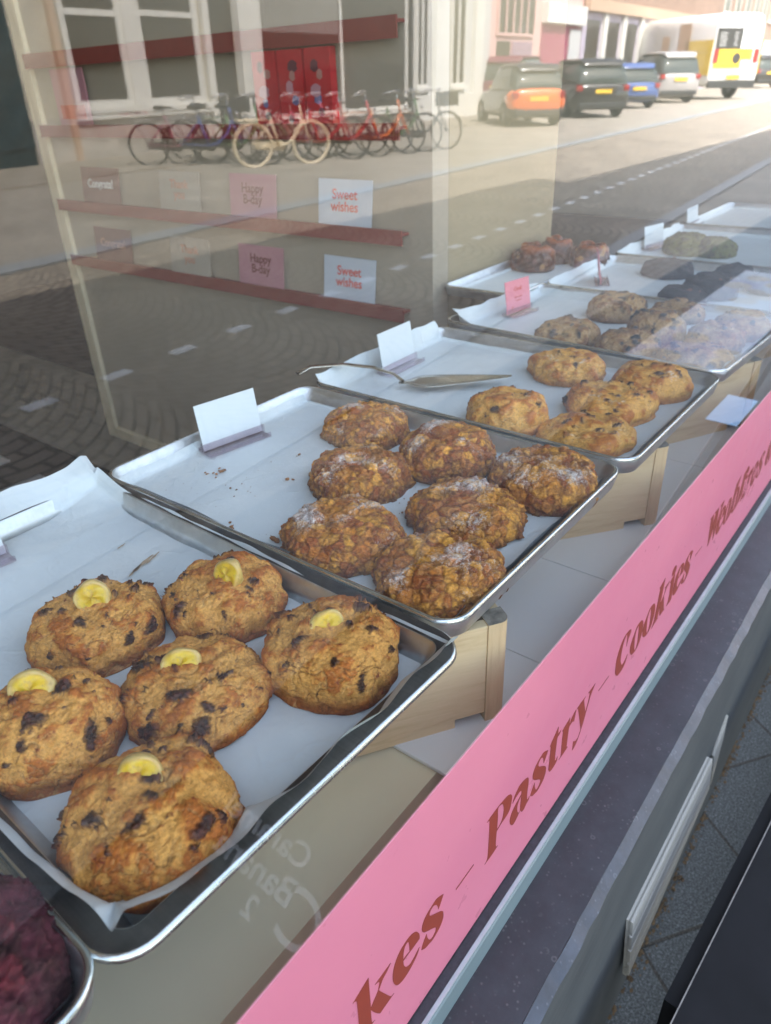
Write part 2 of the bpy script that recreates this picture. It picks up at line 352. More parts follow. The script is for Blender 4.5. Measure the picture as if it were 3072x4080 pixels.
    me = bpy.data.meshes.new(kind); me.vertices.add(len(v)); me.vertices.foreach_set('co', p.astype('f').ravel())
    nf = len(f); me.loops.add(nf*3); me.loops.foreach_set('vertex_index', f.astype('i').ravel()); me.polygons.add(nf)
    me.polygons.foreach_set('loop_start', np.arange(nf, dtype='i')*3); me.polygons.foreach_set('loop_total', np.full(nf, 3, 'i')); me.update(calc_edges=True)
    me.polygons.foreach_set('use_smooth', [True]*nf)
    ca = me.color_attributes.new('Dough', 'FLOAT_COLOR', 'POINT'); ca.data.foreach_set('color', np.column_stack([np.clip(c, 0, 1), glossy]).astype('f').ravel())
    return me
def cookie_mat(name, rough=.62, grain=420, bd=.0016, gl=.3, spec=.4, sugar=False):
    n = Nd(name); a = n.n('Attribute', attribute_name='Dough'); v = n.co(); g = n.noise(v, grain, 4, .7); g2 = n.noise(v, grain*.33, 6, .8)
    col = n.mix(1.0, a.outputs['Color'], n.ramp(g, [(.28, (.60, .54, .46)), (.5, (1, 1, 1)), (.72, (1.28, 1.27, 1.22))]), 'MULTIPLY')
    col = n.mix(1.0, col, n.ramp(g2, [(.33, (.72, .66, .58)), (.45, (.96, .95, .94)), (.65, (1.12, 1.12, 1.1))]), 'MULTIPLY')
    ro = n.math('SUBTRACT', rough, n.math('MULTIPLY', a.outputs['Alpha'], gl))
    if sugar:
        g3 = n.noise(v, 620, 4, .85); k = n.math('ADD', a.outputs['Alpha'], n.math('MULTIPLY', n.math('SUBTRACT', g3, .5), 1.9)); k = n.math('ADD', k, n.math('MULTIPLY', n.math('SUBTRACT', g2, .5), .8))
        kk = n.ramp(k, [(.40, 0.0), (.85, .80)]); col = n.mix(kk, col, (.82, .80, .77)); ro = n.math('ADD', .42, n.math('MULTIPLY', kk, .4))
    n.set(Base_Color=col, Roughness=ro, Specular_IOR_Level=spec)
    n.bump(n.math('ADD', g2, n.math('MULTIPLY', g, .5)), .75, bd); return n.m
M['ban'] = cookie_mat('banana_cookie_dough'); M['crm'] = cookie_mat('flake_crumble_crust', .55, 380, .003, sugar=True)
M['choc'] = cookie_mat('pale_cookie_dough', .5, 380, .0010); M['blu'] = cookie_mat('brown_cookie_dough', .6, 330, .0014)
M['drk'] = cookie_mat('cocoa_cookie_dough', .7, 500, .0009); M['pis'] = cookie_mat('green_cookie_dough', .7, 500, .001)
M['rasp'] = cookie_mat('red_velvet_dough', .7, 300, .003); M['cin'] = cookie_mat('glazed_bun_crust', .5, 300, .0006)
def banana_mat():
    n = Nd('banana_flesh'); v = n.co(); f = n.noise(v, 160, 5, .7, .6)
    d = n.n('VectorMath', operation='LENGTH'); n.put(d.inputs[0], v); r = n.math('DIVIDE', d.outputs['Value'], .0165)
    rr = n.math('ADD', r, n.math('MULTIPLY', f, .22))
    col = n.ramp(rr, [(.12, (.25, .11, .015)), (.24, (.50, .28, .012)), (.45, (.66, .42, .010)), (.78, (.72, .48, .02)), (.90, (.60, .39, .06)), (.97, (.60, .42, .14))])
    col = n.mix(n.ramp(n.noise(v, 240, 4, .7), [(.52, 0.0), (.72, .6)]), col, (.30, .17, .05))
    n.set(Base_Color=col, Roughness=.3, Subsurface_Weight=.15, Subsurface_Scale=.003); n.bump(f, .6, .0008); return n.m
M['banana'] = banana_mat()
def banana_slice(parent, wloc, nrm, rad, seed):
    rng = random.Random(seed); b = MB(); n = 36; prof = [(0, .0036), (.35, .0038), (.6, .0034), (.84, .0042), (.95, .0034), (1, .0014), (1, -.0028), (.93, -.0044), (.5, -.0044), (0, -.0044)]
    sq = [1+.035*math.cos(3*a*6.283/n+seed)+.05*math.cos(5*a*6.283/n+2*seed)*.5+rng.uniform(-.008, .008) for a in range(n)]
    b.grid(lambda u, t: (lambda k, a: (rad*prof[k][0]*sq[a % n]*math.cos(2*math.pi*a/n), rad*prof[k][0]*sq[a % n]*math.sin(2*math.pi*a/n), prof[k][1]+.0012*math.sin(a*.5+k)))(round(t*9), round(u*n)), n, 10, cu=True)
    o = b.obj('banana_slice', M['banana'], parent, True)
    q = Vector(nrm).to_track_quat('Z', 'Y'); o.rotation_euler = q.to_euler(); o.location = Vector(wloc)-parent.location; o.scale = (1, .84+.14*rng.random(), 1)
    return o

# ------------------------------------------------------------------ trays
def rrect(hx, hy, r, n=8):
    pts = []
    for cx, cy, a0 in ((hx-r, hy-r, 0), (-hx+r, hy-r, 90), (-hx+r, -hy+r, 180), (hx-r, -hy+r, 270)):
        for k in range(n+1):
            a = math.radians(a0+90*k/n); pts.append((cx+r*math.cos(a), cy+r*math.sin(a)))
    return pts
def tray(x0, x1, y0, y1, zt, label, flange=False, rz=0, depth=.020, dents=1):
    hx, hy = (x1-x0)/2, (y1-y0)/2
    if flange: prof = [(-.026, -depth, 0), (-.019, -.012, 0), (-.0145, -.001, 0), (-.0135, .0, 1), (-.003, .0, 1), (0, .0005, 2), (.0022, -.0012, 2), (.0028, -.004, 2), (.001, -.0062, 2), (-.003, -.0055, 0), (-.0125, -.004, 0), (-.022, -depth-.001, 0)]
    else: prof = [(-.024, -depth, 0), (-.0145, -depth+.0015, 0), (-.0065, -.002, 0), (-.0045, .0008, 2), (-.0025, .0016, 2), (-.0005, .0004, 2), (0, -.0025, 0), (-.0045, -depth, 0), (-.012, -depth-.0015, 0)]
    r0 = .027; rings = [rrect(hx+d, hy+d, max(r0+d, .004)) for d, z, m in prof]; n = len(rings[0])
    vs = [(p[0], p[1], z) for rg, (d, z, m) in zip(rings, prof) for p in rg]; fs = []; ms = []
    for k in range(len(prof)-1):
        for j in range(n): fs.append((k*n+j, k*n+(j+1) % n, (k+1)*n+(j+1) % n, (k+1)*n+j)); ms.append(prof[k][2])
    fs.append(tuple(range(n))); ms.append(0); fs.append(tuple((len(prof)-1)*n+j for j in range(n))[::-1]); ms.append(0)
    b = MB(); b.v = vs; b.f = fs; b.m = ms
    o = b.obj('baking_tray', [M['pan'], M['pan_dark'], M['bead']], None, True, R3((x0+x1)/2, (y0+y1)/2, zt), (0, 0, rz))
    return tag(o, label, 'baking tray', 'baking trays along the shop window')
def parchment(x0, x1, y0, y1, zb, label, sides, rz=0, seed=1, rip=.0018, nu=90, nv=110, corner=None):
    """sides = how far the sheet reaches past the flat floor at left,right,near,far"""
    cx, cy = (x0+x1)/2, (y0+y1)/2; hx, hy = (x1-x0)/2-.020, (y1-y0)/2-.020; L, Rr, N, F = sides
    def up(d, lim): # distance past the floor -> (outward, height): lies on the wall then bends free
        return (d*.42, d*.90) if d < .022 else (.0092+(d-.022)*.62, .0198+(d-.022)*.78)
    def fn(u, v):
        X = -hx-L+u*(2*hx+L+Rr); Y = -hy-N+v*(2*hy+N+F)
        ex = max(0, abs(X)-hx); ey = max(0, abs(Y)-hy); ox, zx = up(ex, 0); oy, zy = up(ey, 0)
        x = math.copysign(min(abs(X), hx)+ox, X); y = math.copysign(min(abs(Y), hy)+oy, Y); z = max(zx, zy) if min(ex, ey) > 0 else zx+zy
        q = np.array([[X*9+seed, Y*9, seed*2.3]]); w_ = float(perlin(q)[0]); q2 = np.array([[X*26+seed, Y*26, 5.0]]); w2 = float(perlin(q2)[0])
        e = min(1, (ex+ey)/.02); z += rip*(w_*(.5+2.2*e)+w2*(.35+1.2*e)); z += .0005
        if ex > .012 or ey > .012: x += w_*.0035*e; y += w2*.003*e
        for dx, dy, rad, hgt in (corner or ()):
            dd = math.hypot(X-dx*(hx+.01), Y-dy*(hy+.01))
            if dd < rad: k = (1-dd/rad)**2; z += hgt*k; x -= dx*.2*hgt*k; y -= dy*.4*hgt*k
        return (x, y, z)
    o = MB().grid(fn, nu, nv).obj('parchment_sheet', M['paper'], None, True, R3(cx, cy, zb), (0, 0, rz))
    return tag(o, label, 'baking paper', 'paper sheets lining the trays')
ZT = -.388; ZF = -.4075; ZC = -.4065
TR = {   # x0, x1, y0, y1
 't0': (-.262, .066, .244, .755), 't1': (.075, .398, .242, .765), 't2': (.398, .757, .254, .757), 't3': (.769, 1.119, .250, .760),
 't4': (1.142, 1.492, .244, .766), 't5': (1.502, 1.862, .246, .742), 't6': (1.880, 2.36, .246, .742), 't7': (2.385, 2.86, .246, .738), 'cin': (1.384, 1.86, .744, .932)}
tray(*TR['t0'], ZT, 'steel tray with the dark red cookies at the bottom left corner, nearest tray', False, .015)
tray(*TR['t1'], ZT, 'wide dark rimmed tray holding the banana topped cookies', True, -.025)
tray(*TR['t2'], ZT+.001, 'thin rimmed tray holding the sugar dusted crumble cookies')
tray(*TR['t3'], ZT, 'tray with the pale chocolate chunk cookies and the cake server')
tray(*TR['t4'], ZT, 'tray with the grey brown cookies and the pink card', False, -.05)
tray(*TR['t5'], ZT, 'tray with the nearly black cocoa cookies')
tray(*TR['t6'], ZT, 'tray with the two green pistachio cookies')
tray(*TR['t7'], ZT, 'almost empty tray at the far end of the row')
tray(*TR['cin'], ZT, 'tray with the dark glazed buns in front of the cream panel')
parchment(*TR['t0'], ZF, 'paper under the dark red cookie in the nearest tray', (.012, .006, .012, .02), .015, 3)
parchment(*TR['t1'], ZF, 'tall crumpled parchment sticking up past the banana cookie tray', (.030, .024, .036, .045), -.025, 5, .0022, 120, 150, ((1, 1, .09, .028), (-1, -1, .10, .024), (-.35, -1, .05, .016)))
parchment(*TR['t2'], ZF+.001, 'sheet under the sugar dusted crumble cookies, with crumbs on it', (.013, .003, .014, .014), 0, 8, .0012)
parchment(*TR['t3'], ZF, 'sheet under the pale chocolate chunk cookies and the cake server', (.013, .006, .004, .034), 0, 11, .0016)
parchment(*TR['t4'], ZF, 'sheet under the grey brown cookies, curling at its far corner', (.013, .018, .022, .030), -.05, 14, .0016, 60, 80, ((-1, 1, .08, .018),))
parchment(*TR['t5'], ZF, 'sheet under the cocoa cookies, lifted at its far edge', (.012, .006, .004, .03), 0, 17, .0016, 60, 80)
parchment(*TR['t6'], ZF, 'sheet under the green pistachio cookies', (.012, .01, .004, .028), 0, 21, .0016, 60, 80)
parchment(*TR['t7'], ZF, 'sheet in the almost empty far tray', (.012, .01, .004, .012), 0, 23, .0014, 50, 60)
parchment(*TR['cin'], ZF, 'greasy sheet under the dark glazed buns', (.008, .01, .004, .006), 0, 27, .001, 50, 30)

# ------------------------------------------------------------------ cookies and buns
CK = {
 'ban': [(.2323, .5115, .0554, .039), (.3238, .4506, .054, .0403), (.3234, .3214, .0549, .045), (.2333, .3838, .0575, .0345), (.143, .4303, .0490, .050), (.1405, .3148, .0549, .0409)],
 'crm': [(.6965, .589, .0593, .032), (.6796, .4482, .0589, .0451), (.5808, .5055, .0615, .0332), (.6867, .3209, .0627, .0416), (.5788, .3565, .0621, .033), (.4675, .4342, .0632, .0361), (.4689, .3163, .0631, .034)],
 'choc': [(1.0514, .4651, .0599, .0335), (1.0533, .3332, .0576, .038), (.8336, .4516, .0573, .0406), (.9446, .3524, .0622, .0336), (.8407, .3383, .0617, .024)],
 'blu': [(1.4016, .5329, .0551, .0444), (1.2157, .5471, .0582, .0338), (1.4492, .4267, .0479, .0312), (1.2995, .4195, .0503, .0493), (1.2079, .4327, .0528, .0324), (1.3037, .3177, .0454, .0407), (1.2023, .3167, .058, .0301), (1.3961, .2994, .047, .04)],
 'drk': [(1.7944, .5708, .0587, .0334), (1.7772, .4181, .043, .0392), (1.6496, .4256, .0538, .0451), (1.5812, .4642, .0493, .0286), (1.734, .3415, .0397, .0367)],
 'pis': [(2.0646, .6152, .0622, .0462), (2.0581, .5416, .0502, .0432)],
 'cin': [(1.7068, .8735, .0536, .0534), (1.8068, .8625, .045, .0546), (1.8039, .7703, .0481, .0485)],
 'rasp': [(.012, .318, .060, .040), (-.03, .44, .056, .04)]}
LB = {
 'ban': ['golden cookie with an upright round banana coin, farthest left on the banana tray', 'golden cookie with a narrow pale banana slice, touching the tray edge beside the crumble cookies', 'golden cookie with a half sunk banana slice, nearest the wooden crate',
         'middle banana cookie, ringed by the other five', 'banana cookie cut off by the left edge of the photo', 'biggest and nearest banana cookie, in front of the curled paper'],
 'crm': ['smallest sugared crumble cookie, farthest back on its tray', 'crumble cookie at the tray edge beside the pale chunk cookies, second from the back', 'sugared crumble cookie with a pale yellow chip on top, left row middle', 'crumble cookie at the tray corner by the second crate, rightmost of its tray',
         'crumble cookie in the centre of the right rows with sugar along its top', 'dark crusted crumble cookie nearest the banana tray and the crumbs', 'browned crumble cookie in the front corner above the first crate, with almost no sugar'],
 'choc': ['pale chocolate chunk cookie farthest back, with a spot of sugar', 'pale cookie at the right by the grey brown cookies, speckled with blue grey chunks', 'tall toasted chunk cookie beside the cake server tip', 'wide pale cookie in the middle of the chunk cookies', 'flat long chunk cookie nearest the crumble tray corner'],
 'blu': ['brown domed cookie highest and farthest on the tray with the pink card', 'grey brown cookie alone at the left near the pink card', 'grey brown cookie half hidden behind the middle one, beside the cocoa cookies', 'tall grey brown cookie in the middle with a dark dimple', 'low grey brown cookie in front of the tall middle one',
         'grey brown cookie behind the front one at the right', 'front grey brown cookie over the tray corner above the third crate', 'grey brown cookie cut off at the right edge of the photo'],
 'drk': ['cocoa cookie standing alone at the left of its tray', 'small cocoa cookie behind the stacked pair', 'cocoa cookie with orange crumbs in the middle of its tray', 'flat cocoa cookie nearest the brown cookies', 'cocoa cookie cut by the right edge of the photo'],
 'pis': ['larger green crusted cookie beside the blank card', 'smaller green crusted cookie to the right of the larger one'],
 'cin': ['glazed bun with a pale swirl, leftmost on its tray', 'glazed bun behind the leftmost one', 'dark glazed bun next to the cocoa cookie tray'],
 'rasp': ['dark red cookie at the bottom left corner of the photo', 'dark red cookie behind the one in the bottom left corner']}
NM = dict(ban=('banana_cookie', 'cookie', 'banana topped cookies'), crm=('crumble_cookie', 'cookie', 'sugared crumble cookies'), choc=('chocolate_chunk_cookie', 'cookie', 'pale chocolate chunk cookies'), blu=('brown_cookie', 'cookie', 'grey brown cookies'),
          drk=('cocoa_cookie', 'cookie', 'cocoa cookies'), pis=('pistachio_cookie', 'cookie', 'green pistachio cookies'), cin=('glazed_bun', 'bun', 'dark glazed buns'), rasp=('red_cookie', 'cookie', 'dark red cookies'))
SUB = dict(ban=7, crm=7, choc=6, blu=6, drk=5, pis=6, cin=6, rasp=6)
BAN = {}
for kd, L in CK.items():
    for i, (x, y, r, h) in enumerate(L):
        if kd == 'crm': r *= .955
        me = cookie_mesh(kd, r, h, 11*len(kd)+i*5+ord(kd[0]), SUB[kd])
        o = link(NM[kd][0], me, M[kd], None, R3(x, y, ZC)); tag(o, LB[kd][i], NM[kd][1], NM[kd][2])
        if kd == 'ban': BAN[i] = (o, h, me)
# banana coins, each pressed into the top of its cookie
def topz(me, x, y):
    v = np.empty(len(me.vertices)*3, 'f'); me.vertices.foreach_get('co', v); v = v.reshape(-1, 3); d = (v[:, 0]-x)**2+(v[:, 1]-y)**2
    k = np.argsort(d)[:12]; return float(v[k, 2].max())
for i, px, py, rad, nr, sink in ((0, 200, 1290, .0150, (-.62, -.66, .42), .004), (1, 494, 1240, .0140, (-.95, -.12, .32), .002), (2, 708, 1356, .0150, (-.40, -.70, .60), -.003), (3, 392, 1436, .0150, (-.50, -.62, .60), -.002), (4, 68, 1490, .0160, (-.52, -.62, .55), -.003), (5, 303, 1676, .0150, (-.62, -.55, .56), -.003)):
    o, h, me = BAN[i]; q = P(px, py, z=ZC+h+.004); lx, ly = q.x-o.location.x, q.y-o.location.y
    z = topz(me, lx, ly); q = P(px, py, z=ZC+z+sink); banana_slice(o, q, nr, rad, i+2)
# crumbs scattered on the paper
def crumbs(name, label, spots, seed, mat, zb):
    rng = random.Random(seed); b = MB()
    for (px, py, n, spread, s) in spots:
        c = P(px, py, z=zb)
        for k in range(n):
            x, y = c.x+rng.gauss(0, spread), c.y+rng.gauss(0, spread); r = s*rng.uniform(.3, 1.2); v, f = ico(1)
            sc3 = (rng.uniform(.7, 1.7), rng.uniform(.6, 1.2), rng.uniform(.4, .8)); b.add([(x+a[0]*r*sc3[0]*rng.uniform(.7, 1.2), y+a[1]*r*sc3[1]*rng.uniform(.7, 1.2), c.z+r*.3+a[2]*r*sc3[2]) for a in v], [tuple(q) for q in f])
    return tag(b.obj(name, mat), label, 'crumbs', kind='stuff')
M['crumb'] = plain('toasted_crumbs', (.22, .085, .02), .7, var=.6, sc_=90)
M['sugar'] = plain('icing_sugar', (.85, .86, .88), .8, var=.03)
crumbs('crumbs', 'toasted crumbs scattered on the paper left of the crumble cookies', [(483, 1018, 5, .003, .0032), (462, 1025, 9, .006, .0014), (628, 1037, 2, .002, .003), (495, 1138, 5, .003, .003), (588, 1170, 3, .002, .0042), (497, 1056, 4, .01, .0013), (540, 1058, 5, .012, .0014), (520, 1090, 4, .03, .0008), (560, 1160, 4, .02, .0007), (880, 1090, 3, .01, .0022), (645, 985, 2, .004, .002), (1108, 1225, 1, .001, .0015), (500, 1010, 22, .05, .0005), (880, 1110, 8, .02, .001)], 4, M['crumb'], ZC+.002)
def sugar():
    rng = random.Random(9); b = MB()
    for (px, py, n, sp) in ((640, 1010, 260, .035), (870, 1010, 120, .03), (880, 1090, 120, .03), (700, 960, 100, .03), (1150, 1140, 90, .03), (610, 1100, 120, .025)):
        c = P(px, py, z=ZC+.0022)
        for k in range(n):
            x, y = c.x+rng.gauss(0, sp), c.y+rng.gauss(0, sp); r = rng.uniform(.0002, .0006)
            if .42 < x < .74 and .27 < y < .74: b.add([(x-r, y, c.z), (x, y-r, c.z), (x+r, y, c.z), (x, y+r, c.z), (x, y, c.z+r)], [(0, 1, 4), (1, 2, 4), (2, 3, 4), (3, 0, 4)])
    tag(b.obj('icing_sugar', M['sugar']), 'icing sugar dusted on the paper round the crumble cookies', 'icing sugar', kind='stuff')
sugar()
# ------------------------------------------------------------------ price cards in clear holders
def text(name, s, size, mat, parent, loc, rot, shear=0, bold=0, align='CENTER', space=1):
    cu = bpy.data.curves.new(name, 'FONT'); cu.body = s; cu.size = size; cu.shear = shear; cu.offset = bold; cu.align_x = align; cu.align_y = 'CENTER'; cu.space_line = space; cu.extrude = .0002
    o = bpy.data.objects.new(name, cu); COL.objects.link(o); cu.materials.append(mat); o.parent = parent; o.location = loc; o.rotation_euler = rot; return o
def price_card(px, py, rz, label, w_=.086, h=.056, pink=False, loc=None, lean=.16, k=1):
    """stands on the paper; local x along the card, its face towards local -y"""
    o = empty('price_card_holder', loc or P(px, py, z=ZC+.0015), rz, label=label, cat='price card', group='price cards standing in the trays')
    b = MB(); X = w_*.52
    b.box((-X, -.019, 0), (X, .012, .0018)); b.box((-X, -.019, .0018), (X, -.0172, .006)); b.box((-X, -.0035, .0018), (X, -.0018, .013)); b.box((-X, .0022, .0018), (X, .0038, .013)); b.box((-X, .0102, .0018), (X, .012, .005))
    b.obj('acrylic_base', M['acrylic'], o)
    c = MB(); c.box((-w_/2, -.0007, 0), (w_/2, .0007, h)); card = c.obj('card', M['signpink' if pink else 'sign'], o, loc=(0, .0003, .003), rot=(-lean, 0, 0))
    if pink:
        text('lettering', 'Cook', .011, M['redlet'], card, (0, -.0010, h*.72), (math.pi/2, 0, 0), .3, .0002)
        text('lettering', 'chocolate\n1 piece', .0065, M['redlet'], card, (0, -.0010, h*.42), (math.pi/2, 0, 0), 0)
        text('lettering', 'g', .012, M['redlet'], card, (-w_*.28, -.0010, h*.18), (math.pi/2, 0, 0), .3)
    return o
price_card(0, 0, -.17, 'blank white card beside the sugar dusted crumble cookies', loc=R3(.574, .717, ZC+.002), w_=.09, h=.060)
price_card(0, 0, .02, 'blank white card behind the cake server on the chunk cookie tray', loc=R3(.936, .712, ZC+.002), w_=.09, h=.062)
price_card(0, 0, -.15, 'pink card with red writing on the grey brown cookie tray', loc=R3(1.325, .703, ZC+.002), w_=.076, h=.062, pink=True)
price_card(0, 0, .47, 'pink card seen edge on in the cocoa cookie tray', loc=R3(1.645, .672, ZC+.002), w_=.08, h=.065, pink=True)
price_card(0, 0, -.2, 'blank white card behind the green pistachio cookies', loc=R3(2.075, .705, ZC+.002), w_=.09, h=.055)
price_card(0, 0, .03, 'blank white card at the far end beside the empty tray', loc=R3(2.46, .728, ZC+.002), w_=.11, h=.05)
price_card(0, 0, -.10, 'blank white card cut off by the left edge, on the banana cookie tray', loc=R3(.208, .712, ZC+.002), w_=.09, h=.060)
# ------------------------------------------------------------------ cake server lying across the rim
def server():
    o = empty('cake_server', R3(.86, .64, ZC), 0, label='steel cake server lying across the rim between the crumble and chunk trays', cat='cake server')
    A = [R3(.775, .79, -.383), R3(.80, .785, -.378), R3(.832, .745, -.376), R3(.852, .700, -.379), R3(.861, .668, -.386), R3(.861, .650, -.394)]
    loc = o.location; wd = [.0065, .007, .0068, .006, .0042, .0045]; b = MB(); vs = []; n = len(A)
    for i, p in enumerate(A):
        t = (A[min(i+1, n-1)]-A[max(i-1, 0)]).normalized(); s_ = t.cross(Vector((0, 0, 1))).normalized()
        for sx, sz in ((-1, 0), (-.6, .0016), (.6, .0016), (1, 0), (.6, -.0012), (-.6, -.0012)): vs.append(p-loc+s_*wd[i]*sx+Vector((0, 0, sz)))
    fs = [(i*6+j, i*6+(j+1) % 6, (i+1)*6+(j+1) % 6, (i+1)*6+j) for i in range(n-1) for j in range(6)]+[(5, 4, 3, 2, 1, 0)]
    b.add(vs, fs); b.obj('handle', M['steel'], o, True)
    L0 = R3(.857, .655, -.396)-loc; tip = R3(.962, .517, -.391)-loc; d = (tip-L0); ln = d.length; d.normalize(); s_ = d.cross(Vector((0, 0, 1))).normalized(); up = s_.cross(d)
    outl = [(0, .0045), (.06, .006), (.13, .016), (.18, .0225), (.24, .0255), (.32, .0255), (.6, .018), (.85, .0095), (.96, .0055), (1, .002)]
    b = MB(); vs = []
    for t, w_ in outl:
        for k in (-1, -.5, 0, .5, 1): vs.append(L0+d*ln*t+s_*w_*k+up*(-.0012*abs(k)+.0012))
    m = len(vs); vs += [v-up*.0012 for v in vs]; fs = []
    for i in range(len(outl)-1):
        for j in range(4): q = (i*5+j, i*5+j+1, (i+1)*5+j+1, (i+1)*5+j); fs.append(q); fs.append(tuple(m+a for a in q[::-1]))
        for j in (0, 4): fs.append((i*5+j, (i+1)*5+j, m+(i+1)*5+j, m+i*5+j))
    b.add(vs, fs); b.obj('blade', M['steel'], o, True)
server()
# ------------------------------------------------------------------ wooden crates under the trays
def crate(cx, cy, ang, label, L=.30, W=.2, h=.118, group='wooden crates carrying the trays'):
    """near corner at (cx, cy); the long face runs away along direction ang (towards -x), the short one at a right angle"""
    o = empty('wooden_crate', R3(cx, cy, -.535), ang, label=label, cat='crate', group=group); t = .012; p = .022; fl = lambda v: Vector((v.x, -v.y, v.z))
    def corner(x, y, sx, sy):   # post with a rounded outer corner
        vs = []; n = 6; pts = [(0, 0)]
        out = [(x+sx*p, y), (x+sx*p, y+sy*p), (x, y+sy*p)]
        arc = [(x+sx*.010*(1-math.sin(a)), y+sy*.010*(1-math.cos(a))) for a in [k*math.pi/2/n for k in range(n+1)]]
        ring = [(x+sx*p, y), (x+sx*p, y+sy*p), (x, y+sy*p)]+[q for q in arc[::-1]][:]
        b = MB(); m = len(ring); b.v = [(a, -b_, 0) for a, b_ in ring]+[(a, -b_, h) for a, b_ in ring]
        b.f = [(i, (i+1) % m, m+(i+1) % m, m+i) for i in range(m)]+[tuple(range(m))[::-1], tuple(m+i for i in range(m))]; b.m = [0]*m+[0, 1]
        b.obj('corner_post', [M['crate_v'], M['endgrain']], o)
    for x, y, sx, sy in ((0, 0, 1, 1), (L, 0, -1, 1), (L, W, -1, -1), (0, W, 1, -1)): corner(x, y, sx, sy)
    e = .0012
    for nm, a, b2 in (('long_board', (p, e, .012), (L-p, t, h-.001)), ('long_board', (p, W-t, .012), (L-p, W-e, h-.001)), ('long_board', (p+.03, e+.001, .0), (L-p-.03, t-.001, .012))): MB().box(a, b2, xf=fl).obj(nm, M['crate'], o, bevel=.001)
    for a, b2 in (((e, p, .004), (t, W-p, h-.001)), ((L-t, p, .004), (L-e, W-p, h-.001))): MB().box(a, b2, xf=fl).obj('end_board', M['crate'], o, bevel=.001)
    return o
# direction of the long face from the near corner: towards (-x, +y)
crate(.470, .240, math.pi-.585, 'pale crate under the corner where the banana and crumble trays meet', W=.2)
crate(.903, .247, math.pi-.66, 'pale crate under the corner where the crumble and chunk trays meet', W=.2)
crate(1.315, .236, math.pi-.50, 'pale crate under the corner of the grey brown cookie tray', W=.2, L=.33)
crate(1.80, .262, math.pi-.35, 'pale crate at the right edge, under the cocoa cookie tray', W=.2, L=.34)
# ------------------------------------------------------------------ display deck
def deck():
    tag(MB().box((-1.5, .2575, H-.575), (7, .80, H-.5385)).obj('display_ledge', M['beige']), 'beige board of the display deck behind the window', kind='structure')
    tag(MB().box((-1.5, .2175, H-.64), (7, .2565, H-.560)).obj('ledge_edge', M['darkwood']), 'dark wooden strip between the deck and the glass', kind='structure')
    xs = [.376, .556, .736, .925, 1.105, 1.29, 1.475, 1.66, 1.845, 2.03, 2.215, 2.40]
    for i in range(len(xs)-1):
        o = MB().box((xs[i]+.0006, .2245, H-.5380), (xs[i+1]-.0006, .7, H-.5338)).obj('white_panel', M['whiteboard'], bevel=.0008)
        tag(o, ('white floor panel lying over the beige board end, ' if i == 0 else 'white floor panel of the display deck, ')+['nearest one', 'second from the beige board', 'third from the beige board', 'fourth from the beige board', 'fifth from the beige board', 'sixth from the beige board', 'seventh from the beige board', 'eighth from the beige board', 'ninth from the beige board', 'tenth from the beige board', 'farthest one'][i], 'panel', 'white panels of the display deck')
deck()
